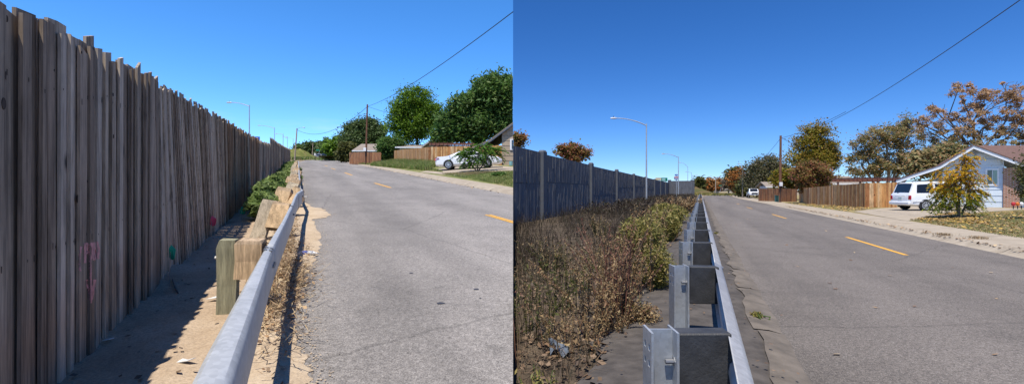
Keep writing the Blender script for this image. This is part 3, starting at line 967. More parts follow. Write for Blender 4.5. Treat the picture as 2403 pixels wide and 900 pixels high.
# pink sprayed mark: bracketed letters over a long arrow, laid on the planks
def spray(pts, w, mb):
    for (ax, ay), (bx, by) in zip(pts, pts[1:]):
        n = max(2, int(math.hypot(bx - ax, by - ay) / 3)); L_ = math.hypot(bx - ax, by - ay)
        sx, sy = -(by - ay) / L_ * w / 2, (bx - ax) / L_ * w / 2
        rows = []
        for i in range(n + 1):
            t = -.12 + 1.24 * i / n; x, y = ax + (bx - ax) * t, ay + (by - ay) * t; k = rf.uniform(.75, 1.15)
            rows.append([on_fence(x - sx * k, y - sy * k), on_fence(x, y), on_fence(x + sx * k, y + sy * k)])
        if all(p is not None for r in rows for p in r): mb.grid(rows)


mb = MB()
W = 5.5
spray([(189, 580), (185, 600), (184, 620), (187, 634)], W, mb)
spray([(199, 612), (199, 574)], W, mb); spray([(199, 572), (205, 571), (206, 592), (200, 596)], W, mb)
spray([(208, 577), (213, 570), (217, 580), (216, 601), (211, 606), (208, 590), (208, 577)], W, mb)
spray([(219, 606), (220, 572), (224, 605)], W, mb)
spray([(227, 568), (231, 585), (229, 604)], W, mb)
spray([(210, 608), (211, 650), (212, 700)], 6.5, mb)
spray([(203, 658), (207, 682), (212, 707)], 6.5, mb); spray([(221, 658), (217, 684), (212, 707)], 6.5, mb)
spray([(207, 676), (212, 694), (217, 676)], 8, mb)
mb.build('painted_mark', MAT['pinkpaint'], fence, fix=False)

# ------------------------------------------------------------------ left guard rail
gl = thing('guard_rail', 'dull galvanised guard rail on leaning timber posts beside the sandy margin', 'guard rail', LQ(-.3, 2))
PROF = [(-.412, .722), (-.402, .742), (-.38, .754), (-.33, .754), (-.285, .744), (-.266, .728), (-.256, .70), (-.258, .60), (-.263, .46), (-.29, .42)]
QL = [(1.0, -.425), (1.9, -.41), (3.9, -.33), (5.9, -.22), (7.9, -.14), (9.3, -.10), (10.5, -.06), (12.5, .06), (14.6, .0), (60, -.1)]
QW = [(1.0, .165), (1.9, .152), (3.9, .088), (5.9, .062), (9.3, .055), (60, .09)]
QZ = [(1.0, 0), (9.3, 0), (10.5, -.03), (14.6, -.22), (18, -.15), (60, -.05)]


def lrail(y0, y1, dq, n=14):
    mb = MB(); rows = []
    for i in range(n + 1):
        Y = y0 + (y1 - y0) * i / n
        rows.append([LQ(interp(Y, QL) + (q + .412) / .156 * interp(Y, QW) + dq, Y, w + interp(Y, QZ) + dq) for q, w in PROF])
    mb.grid(rows)
    o = mb.build('rail', MAT['galv_old'], gl, smooth=True, sharp=30)
    md = o.modifiers.new('t', 'SOLIDIFY'); md.thickness = .005
    return o
lrail(1.0, 4.25, .006)
lrail(4.05, 10.6, .0)
lrail(10.4, 14.6, .004)
lrail(14.5, 60, 0, 24)
def splice(Y):
    for f, w in ((.25, .757), (.8, .747)):
        q = interp(Y, QL) + f * interp(Y, QW)
        MB().tube([LQ(q, Y, w - .004), LQ(q + .006, Y, w + .014)], .015, 8).build('bolt', MAT['bolt'], gl)
    q = interp(Y, QL) + interp(Y, QW)
    MB().tube([LQ(q - .005, Y, .62), LQ(q + .02, Y, .62)], .017, 8).build('bolt', MAT['bolt'], gl)
splice(4.1); splice(4.2); splice(7.6)
def timber(name, c0, c1, wx, wy, mat, lab=None):
    """squared timber from foot c0 to head c1, with a slightly splayed, worn end"""
    d = (c1 - c0); u = d.normalized(); x = (Vector((1, .2, 0)) - u * u.x).normalized(); y = u.cross(x)
    mb = MB(); rr = random.Random(int(abs(c0.y) * 97))
    ring = []
    for t in (0, .45, .9, 1):
        k = 1 if t < 1 else .93
        ring.append([c0 + d * t + x * sx * wx / 2 * k + y * sy * wy / 2 * k + Vector((rr.gauss(0, .006), rr.gauss(0, .006), rr.gauss(0, .006) if t == 1 else 0)) for sx, sy in ((-1, -1), (1, -1), (1, 1), (-1, 1))])
    for a, b in zip(ring, ring[1:]):
        mb.add(a + b, [(0, 1, 5, 4), (1, 2, 6, 5), (2, 3, 7, 6), (3, 0, 4, 7)])
    mb.add(ring[-1], [(0, 1, 2, 3)])
    o = mb.build(name, MAT[mat], gl, fix=True)
    if lab: tag(o, lab)
    return o
timber('post', LQ(-.71, 4.72, -.1), LQ(-.705, 4.72, .742), .165, .13, 'green_post', 'sound greenish post nearest the viewer')
timber('block', LQ(-.485, 4.72, .36), LQ(-.475, 4.72, .742), .23, .2, 'block_wood')
MB().tube([LQ(-.83, 4.66, .57), LQ(-.79, 4.66, .57)], .016, 8).build('bolt', MAT['white_litter'], gl)
timber('post', LQ(-.80, 8.5, -.1), LQ(-.53, 8.75, .72), .25, .12, 'pale_post')
timber('block', LQ(-.44, 8.6, .22), LQ(-.29, 8.8, .66), .30, .2, 'block_wood')
timber('post', LQ(-.62, 11.6, -.1), LQ(-.33, 11.9, .72), .34, .22, 'block_wood')
timber('block', LQ(-.26, 11.7, .15), LQ(.02, 11.9, .55), .26, .2, 'block_wood')
rl = random.Random(5)
for k in range(30):
    Y = 13.6 + k * 1.45
    ln = rl.uniform(.22, .40) * (1 if k < 12 else .5)
    timber('post', LQ(-.50 + rl.uniform(-.05, .05), Y, -.1), LQ(-.46 + ln, Y + .3, .66 + rl.uniform(-.08, .1)), .3, .2, 'block_wood' if k % 3 else 'pale_post')
    if k % 2 == 0:
        timber('block', LQ(-.34, Y, .15), LQ(-.30 + ln, Y + .2, .58), .26, .2, 'block_wood')
# white torn rail end lying by the splice
mb = MB()
c = GL(700, 462)
mb.hexa([lift(GL(a, b), z) for a, b, z in ((692, 466, .02), (699, 467, .02), (704, 463, .02), (696, 462, .02))] + [lift(GL(a, b), .3) for a, b in ((690, 466), (696, 467), (701, 463), (694, 462))])
mb.box(lift(GL(709, 464), .05), (.36, .05, .05), rz=.1)
tag(mb.build('scrap', MAT['white_litter']), 'white broken scrap lying at the bent end of the old guard rail', 'scrap')

# ------------------------------------------------------------------ small things on the soil and sand
def pin_flag(px, py, h, mat, label, w=.16):
    c = LQ(px, py, .02); t = thing('pin_flag', label, 'marker flag', c, 'pin flags along the plank fence')
    MB().tube([c - Vector((0, 0, .05)), c + Vector((.02, 0, h))], .004, 5).build('wire_stem', MAT['bolt'], t)
    mb = MB(); a = c + Vector((.02, 0, h))
    pts = [a + Vector((0, 0, 0)), a + Vector((w * .5, .02, -.06)), a + Vector((w * .45, .0, -.17)), a + Vector((.0, .03, -.19)), a + Vector((-w * .35, .02, -.16)), a + Vector((-.01, -.02, -.05))]
    mb.add(pts + [p + Vector((0, .004, 0)) for p in pts], [(0, 1, 2, 3, 4, 5), (11, 10, 9, 8, 7, 6)] + [(i, (i + 1) % 6, 6 + (i + 1) % 6, 6 + i) for i in range(6)])
    mb.build('flag', MAT[mat], t)
pin_flag(-1.55, 5.6, .50, 'teal', 'small green pin flag at the fence foot, nearest to the pink sprayed arrow', .09)
pin_flag(-1.55, 8.24, .50, 'pink', 'small pink pin flag standing at the foot of the leaning boards', .14)
pin_flag(-1.35, 10.9, .36, 'teal', 'small green pin flag just left of the leafy green weed bush', .17)

c = lift(GL(724, 601), .05)
t = thing('bottle', 'crushed clear plastic bottle with blue label lying on the sand edge', 'bottle', c)
MB().tube([c + Vector(v) for v in ((-.16, 0, 0), (-.14, 0, .0), (-.02, .01, 0), (.07, 0, 0), (.12, -.01, 0))], [.02, .036, .038, .034, .014], 10).build('body', MAT['clear_lens'], t, smooth=True)
MB().tube([c + Vector((-.09, .003, 0)), c + Vector((-.01, .009, 0))], .0395, 10).build('paper_label', MAT['blue_label'], t)
MB().tube([c + Vector((.12, -.01, 0)), c + Vector((.15, -.012, 0))], .016, 8).build('cap', MAT['white_litter'], t)
def scrap(px, py, pts, label):
    c = lift(GL(px, py), .05); mb = MB()
    a = [c + Vector((x, y, z)) for x, y, z in pts]; mb.add(a + [p + Vector((0, 0, .006)) for p in a], [tuple(range(len(a)))[::-1], tuple(range(len(a), 2 * len(a)))] + [(i, (i + 1) % len(a), len(a) + (i + 1) % len(a), len(a) + i) for i in range(len(a))])
    tag(mb.build('paper_scrap', MAT['white_litter']), label, 'litter', 'white litter on the soil strip')
scrap(497, 712, [(-.05, -.02, 0), (.04, .0, .01), (.07, .06, .03), (-.02, .06, .0)], 'white paper scrap on sunny soil left of the green post')
scrap(434, 864, [(-.05, -.02, 0), (.03, -.01, .01), (.06, .03, .02), (.0, .04, .0), (-.03, .02, .015)], 'white shredded scrap by the near end of the old rail')
scrap(250, 812, [(-.03, -.01, 0), (.03, -.01, .01), (.04, .03, .01), (-.02, .03, .0)], 'pale scrap on soil shaded by the plank fence')
a = GL(412, 690)
tag(MB().tube([lift(GL(405, 664), .05), lift(a, .07), lift(GL(418, 697), .05)], [.008, .012, .006], 6).build('stick', MAT['bark']), 'dark stick lying on soil in the shade of the fence', 'stick')
a = [(659, 730), (655, 700), (656, 672), (664, 655), (667, 635)]
tag(MB().tube([lift(GL(*p), .06) for p in a], [.012, .016, .016, .013, .008], 6).build('bent_branch', MAT['bark_pale']), 'bent pale branch lying under the near guard rail', 'branch')

rg = np.random.default_rng(21)
def litter(name, pts_fn, n, size, mat, fl=2.2, blades_n=0, blade_mat=None, bl=.25, label=None):
    pts = np.array([list(pts_fn()) for _ in range(n)])
    npmesh_o = npmesh(name, leaf_quads(pts, size, rg, 1.5, up=fl), 4, MAT[mat])
    tag(npmesh_o, kind='stuff')
    if blades_n:
        b = np.array([list(pts_fn()) for _ in range(blades_n)])
        d = rg.normal(size=(blades_n, 3)); d[:, 2] = np.abs(d[:, 2]) * .25; d /= np.linalg.norm(d, axis=1, keepdims=True)
        s = np.cross(d, [0, 0, 1.0]); s = s / (np.linalg.norm(s, axis=1, keepdims=True) + 1e-9) * .003
        L = bl * rg.uniform(.4, 1.2, (blades_n, 1)); mid = b + d * L * .5 + rg.normal(size=(blades_n, 3)) * .02; e = b + d * L; e[:, 2] = np.maximum(e[:, 2] - .01, b[:, 2])
        q = np.concatenate([np.stack([b - s, b + s, mid + s, mid - s], 1), np.stack([mid - s, mid + s, e + s, e - s], 1)], 1).reshape(-1, 3)
        tag(npmesh('dry_straw', q, 4, MAT[blade_mat or 'f_straw']), kind='stuff')
def under_rail():
    c = rg.choice(5, p=[.3, .25, .2, .15, .1])
    cx, cy, sx, sy = [(-.20, 7.2, .16, 1.1), (-.12, 6.0, .14, .5), (-.22, 4.9, .12, .7), (-.20, 9.5, .10, 1.2), (-.55, 7.0, .12, .8)][c]
    q = cx + rg.normal() * sx; Y = cy + rg.normal() * sy
    return LQ(q, max(2.5, Y), .05 + abs(rg.normal()) * .035)
litter('leaf_litter', under_rail, 1500, .032, 'f_litter', 1.2, 2600, 'f_straw', .22)
def on_soil(): return LQ(rg.uniform(-1.65, .1), 2.5 + 14 * rg.uniform() ** 1.6, .055)
litter('loose_debris', on_soil, 260, .03, 'f_litter_dark', 2.5)
EDG = [GL(a, b) for a, b in edge]
def grit():
    k = int(rg.integers(1, len(EDG) - 1)); p = EDG[k].lerp(EDG[k + 1] if k + 1 < len(EDG) else EDG[k], rg.uniform())
    d = rg.normal() * .10; return Vector((p.x + d + .02, p.y + .4 * rg.normal() * .1, gz(p.y) + .014))
g_ = np.array([list(grit()) for _ in range(2600)])
tag(npmesh('sand_grit', leaf_quads(g_, .014, rg, 1.3, up=4), 4, MAT['sand']), kind='stuff')
# weeds along the fence foot and the old rail
shrub('weed_bush', 'leafy green weed bush growing between the plank fence and leaning posts', 'weed bush', GL(606, 505),
      [(LQ(-.86, 11.3, .36), (.30, .6, .36)), (LQ(-.84, 13.0, .45), (.30, .8, .40)), (LQ(-.76, 12.2, .62), (.22, .6, .30)), (LQ(-.8, 15.0, .45), (.32, 1.0, .42)), (LQ(-.95, 12.0, .62), (.12, .3, .22)), (LQ(-.72, 14.0, .75), (.14, .5, .24))], 'f_weed', 7500, .06, 2.6, 31, 40, 'f_weed', droop=.2)
for k, (q, Y, h, s) in enumerate([(-.95, 18, .5, .36), (-.9, 22, .5, .36), (-1.0, 27, .55, .4), (-.95, 33, .6, .45), (-.95, 40, .7, .6), (-.85, 50, .8, .7)]):
    lab = ['low', 'rounded', 'scruffy', 'spreading', 'taller', 'farthest'][k] + ' green roadside weed in the row behind the slumped guard rail posts'
    shrub('roadside_weed', lab, 'weed', LQ(q, Y), [(LQ(q, Y, h * .5), (s * .8, s * 1.9, h * .5)), (LQ(q + .2, Y + 1, h * .7), (s * .5, s, h * .4))], 'f_weed', 1500, .12, 2.4, 40 + k, 10, 'f_weed', 'weeds behind the slumped posts')
for k, (px, py) in enumerate([(693, 440), (699, 425), (701, 404)]):
    b = GL(px, py)
    shrub('kerb_weed', ['small green weed tuft by the torn rail end', 'green weed tuft between leaning posts and asphalt', 'farthest green weed tuft at the asphalt edge'][k], 'weed', b,
          [(b + Vector((0, 0, .22)), (.16, .5, .24))], 'f_weed', 350, .09, 2.4, 60 + k, 5, 'f_weed', 'weed tufts at the asphalt edge')

# ------------------------------------------------------------------ poles and lamps behind the fence
def freeway_lamp(base, top, arm, label, group, r=.11, rise=.5, head=.75):
    """tapered steel pole, curved arm and lamp head; arm = reach in metres (negative: to the left)"""
    t = thing('street_lamp', label, 'street lamp', base, group)
    base = Vector(base)
    MB().tube([base, base + Vector((0, 0, .25))], r * 2, 10).build('base', MAT['pole_metal'], t)
    MB().tube([base, top], [r, r * .6], 10).build('pole', MAT['pole_metal'], t, smooth=True)
    pts = []
    for i in range(9):
        s = i / 8
        pts.append(top + Vector((arm * s, 0, -.25 + rise * (1 - (1 - s) ** 2))))
    MB().tube(pts, [r * .55] * 4 + [r * .42] * 5, 8).build('arm', MAT['pole_metal'], t, smooth=True)
    e = pts[-1]; sg = 1 if arm > 0 else -1
    h = MB().tube([e + Vector((-.1 * sg, 0, 0)), e + Vector((.15 * sg, 0, .0)), e + Vector((head * sg, 0, -.01))], [.07, .13, .09], 8).build('lamp_head', MAT['lamp_head'], t, smooth=True)
    MB().tube([e + Vector((.3 * sg, 0, .1)), e + Vector((.3 * sg, 0, .26))], .05, 8).build('photocell', MAT['trim'], h)
    return t
def at(px, Y): return Vector(((px - CX) / F * Y, Y, gz(Y)))
G = 'freeway lamps behind the plank fence'
freeway_lamp(at(585, 80), P(585, 246, 80), -3.1, 'tallest street lamp behind the plank fence, nearest to the viewer', G, .12, .65)
freeway_lamp(at(644, 150), P(644, 299, 150), -4.6, 'second street lamp behind the plank fence, left of the taller planks', G, .14, .9)
freeway_lamp(at(664, 172), P(664.5, 314, 172), -2.2, 'third street lamp behind the plank fence, above the taller planks', G, .14, .3)
freeway_lamp(at(674, 178), P(674.5, 320, 178), -1.2, 'fourth street lamp along the plank fence, with a short arm', G, .12, .2)
freeway_lamp(at(688, 185), P(688, 325, 185), -2.4, 'farthest street lamp behind the plank fence, near the pale wooden pole', G, .10, .6)
def utility_pole(base, top, r, mat, label, box=False, group=None):
    t = thing('utility_pole', label, 'utility pole', base, group)
    MB().tube([Vector(base) - Vector((0, 0, .2)), top], [r, r * .72], 10).build('pole', MAT[mat], t)
    MB().tube([top + Vector((0, 0, -.35)), top + Vector((.16, 0, -.35))], .03, 6).build('cable_clamp', MAT['bolt'], t)
    if box:
        b = MB().box(Vector(base) + Vector((-.05, -r - .12, box)), (.36, .2, .48)).build('meter_box', MAT['white_trim'], t, bevel=.02)
        MB().tube([Vector(base) + Vector((-.05, -r - .05, 0)), Vector(base) + Vector((-.05, -r - .05, box - .24))], .03, 6).build('conduit', MAT['trim'], t)
    return t
b = GLy(858.5, 386); topL = P(862, 245, b.y)
utility_pole(b, topL, .14, 'pole_brown', 'brown wooden utility pole with white box in front of the far cedar fence', 2.05)
p2 = at(691, 96); p2t = P(697, 301, 96)
pp = utility_pole(p2, p2t, .16, 'pole_pale', 'pale leaning wooden pole at the end of the plank fence')
a = p2t + Vector((0, 0, -.1))
MB().tube([a, a + Vector((.6, 0, .25)), a + Vector((1.2, 0, .3))], .03, 6).build('arm', MAT['pole_metal'], pp)
MB().tube([a + Vector((1.1, 0, .3)), a + Vector((1.6, 0, .26))], [.06, .1], 8).build('lamp_head', MAT['lamp_head'], pp)
utility_pole(at(732, 155) + Vector((0, 0, 0)), P(734.5, 335, 155), .15, 'pole_pale', 'small far wooden pole beside the grassy hill, left of the traffic light')
utility_pole(at(779.5, 158), P(779.5, 354, 158), .16, 'pole_pale', 'short pale stub of a pole beside the far right trees')
def cable(name, a, b, sag, label, r=.028, side=0, n=24):
    mb = MB(); pts = [a.lerp(b, i / n) - Vector((0, 0, sag * 4 * (i / n) * (1 - i / n))) for i in range(n + 1)]
    mb.tube(pts, r, 5)
    tag(mb.build(name, MAT['cable'], clip=side), label, 'cable')
cable('power_cable', topL + Vector((0, 0, -.3)), p2t + Vector((0, 0, -.3)), 2.1, 'sagging black cable strung from the brown pole to the pale leaning pole')
e = P(1204, 28, 22); d = (e - topL)
cable('power_cable', topL + Vector((.1, 0, -.25)), topL + d * 1.0, .55, 'long black cable rising from the brown pole over the big green trees', .022)
cable('service_cable', topL + Vector((.1, 0, -.3)), P(1075, 268, 75), 1.0, 'thin cable running from the brown pole towards the maple crown', .02)
# blue sign over the fence, green pedestal
bs = thing('road_sign', 'blue sign just showing over the plank fence top', 'sign', at(604, 100))
MB().box(P(604, 326, 100), (1.0, .05, 1.0)).build('sign_panel', MAT['sign_blue'], bs)
MB().tube([at(604, 100.1), P(604, 326, 100.1)], .05, 6).build('post', MAT['pole_metal'], bs)
def pedestal(c, label, s=1.0):
    t = thing('utility_pedestal', label, 'utility box', c)
    MB().box(c + Vector((0, 0, .38 * s)), (.45 * s, .4 * s, .76 * s)).build('body', MAT['green_box'], t, bevel=.03)
    MB().box(c + Vector((0, 0, .80 * s)), (.5 * s, .45 * s, .08 * s)).build('lid', MAT['green_box'], t, bevel=.02)
pedestal(GLy(851, 386), 'small green utility box at the foot of the brown pole with the white box')


# ------------------------------------------------------------------ cedar fences, pergola, houses
def cedar(pts, label, mat, bw=.15, group=None, face=-1, jag=.012, gap=.006):
    """pts: list of (ground point, height). boards on the street side, rails and posts behind"""
    root = thing('cedar_fence', label, 'fence', pts[0][0], group)
    for (a, ha), (b, hb) in zip(pts, pts[1:]):
        d = b - a; L = Vector((d.x, d.y)).length; u = Vector((d.x, d.y, 0)).normalized(); n = Vector((u.y, -u.x, 0)); n = n if n.dot(Vector((a.x + b.x, a.y + b.y, 0))) < 0 else -n
        mb = MB(); k = 0; s = 0.0
        while s < L - .02:
            w = min(bw * rf.uniform(.8, 1.1), L - s); t0, t1 = s / L, (s + w - gap) / L
            p, q = a + d * t0, a + d * t1; h = ha + (hb - ha) * t0 + rf.gauss(0, jag)
            off = n * rf.uniform(-.006, .006)
            mb.hexa([p + off, p + n * .02 + off, q + n * .02 + off, q + off, p + off + Vector((0, 0, h)), p + n * .02 + off + Vector((0, 0, h)), q + n * .02 + off + Vector((0, 0, h)), q + off + Vector((0, 0, h))])
            s += w; k += 1
        mb.build('board_panel', MAT[mat], root)
        for f in (.25, .85):
            p, q = a + Vector((0, 0, ha * f)) - n * .03, b + Vector((0, 0, hb * f)) - n * .03
            mb = MB(); mb.hexa([p - n * .04 - Vector((0, 0, .045)), p - Vector((0, 0, .045)), q - Vector((0, 0, .045)), q - n * .04 - Vector((0, 0, .045)), p - n * .04 + Vector((0, 0, .045)), p + Vector((0, 0, .045)), q + Vector((0, 0, .045)), q - n * .04 + Vector((0, 0, .045))])
            mb.build('rail', MAT[mat], root)
        np_ = max(2, int(L / 3))
        for i in range(np_):
            c = a + d * ((i + .5) / np_) - n * .09; h = ha + (hb - ha) * (i + .5) / np_
            MB().box(c + Vector((0, 0, h * .48)), (.09, .09, h * .96)).build('post', MAT[mat], root)
    return root
c0 = GLy(1006, 389)
hL = lambda c, top, px: P(px, top, c.y).z - c.z
f1a, f1b = GLy(820, 384.5), GLy(894, 386)
cedar([(f1a, hL(f1a, 357.5, 820)), (f1b, hL(f1b, 357, 893))], 'short far cedar fence behind the brown utility pole', 'cedar_old', group='cedar fences on the climbing street')
f2 = GLy(925, 381.5)
corner = GLy(1006, 389.5)
f3 = GLy(1178, 387)
cedar([(f2, hL(f2, 353, 925)), (corner, hL(corner, 345, 1006)), (f3, hL(f3, 341, 1178))], 'long pale cedar fence with a corner behind the white sedan', 'cedar', group='cedar fences on the climbing street')


def pergola(x0, x1, ztop, Y, zg, label, depth=3.0):
    t = thing('pergola', label, 'pergola', (x0, Y, zg))
    for y in (Y, Y + depth):
        MB().box(((x0 + x1) / 2, y, ztop), (x1 - x0 + .5, .07, .24)).build('beam', MAT['redwood'], t)
        for x in (x0 + .4, x1 - .4):
            MB().box((x, y + .08, (ztop - .13 + zg) / 2), (.12, .1, ztop - .13 - zg)).build('post', MAT['redwood'], t)
    n = int((x1 - x0) / .45)
    for i in range(n + 1):
        MB().box((x0 + (x1 - x0) * i / n, Y + depth / 2, ztop + .18), (.05, depth + .5, .1)).build('slat', MAT['redwood'], t)
pergola(P(1012, 0, 54).x, P(1108, 0, 54).x, P(0, 338, 54).z, 54, gz(54) + .5, 'low red brown pergola behind the pale cedar fence, left of the tan house')


def gable_house(name, label, x0, x1, y0, y1, zg, ze, zr, wallmat, roofmat, axis='x', over=.5, windows=(), chimney=None, fascia='white_trim'):
    """plain far house: walls, pitched roof (ridge along axis), fascia boards, windows"""
    t = thing(name, label, 'house', ((x0 + x1) / 2, y0, zg))
    mb = MB(); mb.box(((x0 + x1) / 2, (y0 + y1) / 2, (zg + ze) / 2), (x1 - x0, y1 - y0, ze - zg)); mb.build('wall', MAT[wallmat], t)
    rf_ = MB()
    if axis == 'x':
        ym = (y0 + y1) / 2; a, b = x0 - over, x1 + over; d = (zr - ze) / (ym - y0) * over
        rf_.prism([(a, y0 - over, ze - d), (a, ym, zr), (a, y1 + over, ze - d), (a, y1 + over, ze - d + .16), (a, ym, zr + .16), (a, y0 - over, ze - d + .16)], (b - a, 0, 0))
        fb = MB().box(((a + b) / 2, y0 - over - .02, ze - d + .06), (b - a + .04, .03, .17))
    else:
        xm = (x0 + x1) / 2; a, b = y0 - over, y1 + over; d = (zr - ze) / (xm - x0) * over
        rf_.prism([(x0 - over, a, ze - d), (xm, a, zr), (x1 + over, a, ze - d), (x1 + over, a, ze - d + .16), (xm, a, zr + .16), (x0 - over, a, ze - d + .16)], (0, b - a, 0))
        mb = MB(); mb.prism([(x0, y0 + .01, ze - .01), (x1, y0 + .01, ze - .01), (xm, y0 + .01, zr - .02)], (0, .1, 0)); mb.build('gable', MAT[wallmat], t)
        fb = MB()
        for (p, q) in (((x0 - over, ze - d), (xm, zr)), ((xm, zr), (x1 + over, ze - d))):
            fb.prism([(p[0], a - .03, p[1] - .06), (q[0], a - .03, q[1] - .06), (q[0], a - .03, q[1] + .18), (p[0], a - .03, p[1] + .18)], (0, .028, 0))
    r_ = rf_.build('roof', MAT[roofmat], t)
    fb.build('fascia', MAT[fascia], t)
    for (wx, wz, ww, wh) in windows:
        f_ = MB().box((wx, y0 - .03, wz), (ww + .16, .06, wh + .16)).build('window', MAT['white_trim'], t)
        MB().box((wx, y0 - .07, wz), (ww, .02, wh)).build('pane', MAT['winglass'], f_)
    if chimney:
        MB().box(chimney, (.4, .4, .8)).build('chimney', MAT['brick'], r_)
    return t
# pale house behind the far cedar fence
Y = 74
gable_house('bungalow', 'white bungalow with brown roof behind the short far cedar fence', P(836, 0, Y).x, P(905, 0, Y).x, Y, Y + 8, gz(Y), P(0, 353, Y).z, P(0, 334, Y).z, 'white_wall', 'shingle_grey', windows=[(P(870, 0, Y).x, P(0, 362, Y).z, 1.2, .8)])
Y = 66
gable_house('bungalow', 'low brown roofed bungalow behind the vine on the cedar fence', P(938, 0, Y).x, P(990, 0, Y).x, Y, Y + 7, gz(Y), P(0, 346, Y).z, P(0, 336, Y).z, 'white_wall', 'shingle_grey')
Y = 62
gable_house('shed', 'small grey gabled shed roof showing above the cedar fence left of the pergola', P(1000, 0, Y).x, P(1040, 0, Y).x, Y, Y + 4, gz(Y), P(0, 340, Y).z, P(0, 326, Y).z, 'siding_tan', 'shingle_grey', axis='y', fascia='grey_trim')

# tan house at the right end of the left street
Yh = 43.0
th = thing('tan_house', 'tan sided house with grey rakes behind the white sedan', 'house', (P(1178, 0, Yh).x, Yh, gz(Yh) + .4))
zb = P(0, 393, Yh).z - .3
xa = P(1178, 0, Yh).x
zt = lambda px: interp(px, [(1100, 352), (1150, 329.5), (1204, 289.5)])
mb = MB()
zs = zb; k = 0
while zs < P(0, 296, Yh).z:                    # lapped courses
    h = .46
    zz = min(zs + h, 99)
    pxl = 1178
    top_at = P(0, zt(1178) + 6, Yh).z
    x0 = xa
    if zz > top_at:                             # under the rake
        slope = (P(0, zt(1204), Yh).z - P(0, zt(1178), Yh).z) / (-xa)
        x0 = xa + (zz - top_at) / slope
    if x0 > -.06: break
    mb.hexa([(x0, Yh - .022, zs), (0, Yh - .022, zs), (0, Yh + .1, zs), (x0, Yh + .1, zs), (x0, Yh, zz - .012), (0, Yh, zz - .012), (0, Yh + .1, zz - .012), (x0, Yh + .1, zz - .012)])
    zs += h; k += 1
mb.build('siding', MAT['siding_tan'], th, clip=-1)
pts = [(xa + .02, Yh + .06, zb), (-.02, Yh + .06, zb), (-.02, Yh + .06, P(0, 294, Yh).z), (xa + .02, Yh + .06, P(0, 313, Yh).z)]
MB().prism(pts, (0, 7.5, 0)).build('wall', MAT['siding_tan'], th)
rk = [(1096, 353), (1150, 329.5), (1204, 289.5)]
mb = MB(); lo = [P(a, b + 4.5, Yh) for a, b in rk]; up = [P(a, b, Yh) for a, b in rk]
for i in range(2):
    mb.prism([lo[i] + Vector((0, -.30, 0)), lo[i + 1] + Vector((0, -.30, 0)), up[i + 1] + Vector((0, -.30, 0)), up[i] + Vector((0, -.30, 0))], (0, .05, 0))
mb.build('fascia', MAT['grey_trim'], th, clip=-1)
mb = MB()
for i in range(2):
    mb.prism([up[i] + Vector((0, -.34, -.05)), up[i + 1] + Vector((0, -.34, -.05)), up[i + 1] + Vector((0, -.34, .07)), up[i] + Vector((0, -.34, .07))], (0, 8.5, 0))
mb.build('roof', MAT['shingle_grey'], th, clip=-1)
x = P(1201, 0, Yh).x
w_ = MB().box((x + .05, Yh - .05, P(0, 339, Yh).z), (.42, .07, 1.0)).build('window', MAT['white_trim'], th, clip=-1)
MB().box((x + .12, Yh - .1, P(0, 339, Yh).z), (.26, .03, .8)).build('pane', MAT['winglass'], w_, clip=-1)
c = P(1199, 372, 40); c.z = gz(40) + yl(c.x + .446 * 40)
tag(MB().tube([c, c + Vector((0, 0, .05)), c + Vector((0, 0, .38))], [.13, .14, .17], 10).build('bucket', MAT['aqua']), 'aqua plastic bucket standing on the driveway by the tan house', 'bucket')
# ------------------------------------------------------------------ right street: concrete sound wall
wall = thing('sound_wall', 'long dark grey concrete sound wall with fluted panels and square posts', 'wall', RQ(-8.6, 26))
WY = [21.3, 25.4, 36.6, 47.8, 60.0, 72.8, 86.9, 100, 114, 128]
def wp(Y, w): return Vector((.4 * Y - 8.6, Y, w))
wd = Vector((.4, 1, 0)).normalized(); wn = Vector((1, -.4, 0)).normalized()
rw = random.Random(8)
for i, (a, b) in enumerate(zip(WY, WY[1:])):
    if i == 0: a = 21.52
    H = [3.66, 3.60, 3.55, 3.62, 3.66, 3.68, 3.7, 3.72, 3.74][i]
    # two stacked panels with a joint, cast vertical fins of uneven length standing proud
    j = [1.95, 2.05, 1.15, 1.9, 2.1, 1.7, 1.9, 1.9, 1.9][i]
    p, q = wp(a, -.1), wp(b, -.1); u = Vector((0, 0, H + .08))
    MB().hexa([p - wn * .18, p - wn * .03, q - wn * .03, q - wn * .18, p - wn * .18 + u, p - wn * .03 + u, q - wn * .03 + u, q - wn * .18 + u]).build('panel_backing', MAT['wallpost'], wall, clip=1)
    for z0, z1 in ((-.1, j), (j + .02, H)):
        mb = MB(); p, q = wp(a, z0), wp(b, z0); u = Vector((0, 0, z1 - z0))
        mb.hexa([p - wn * .2, p, q, q - wn * .2, p - wn * .2 + u, p + u, q + u, q - wn * .2 + u])
        Y = a + .75 if i else a + .05
        while Y < b - .3 and i < 6:
            w = rw.uniform(.08, .22); s = z0 + (rw.uniform(0, .9) if rw.random() < .6 else 0); e = z1 - (rw.uniform(.1, 1.2) if rw.random() < .55 else .04)
            if e - s > .25:
                d = rw.uniform(.006, .026); p, q = wp(Y, max(s, z0 + .03)), wp(min(Y + w, b - .1), max(s, z0 + .03)); u = Vector((0, 0, e - max(s, z0 + .03)))
                mb.hexa([p - wn * .01, p + wn * d, q + wn * d * rw.uniform(.4, 1), q - wn * .01, p - wn * .01 + u, p + wn * d + u, q + wn * d + u, q - wn * .01 + u])
            Y += w + rw.choice([0, 0.01, .06, .15])
        mb.build('panel', MAT['wallpanel'], wall, clip=1, fix=False)
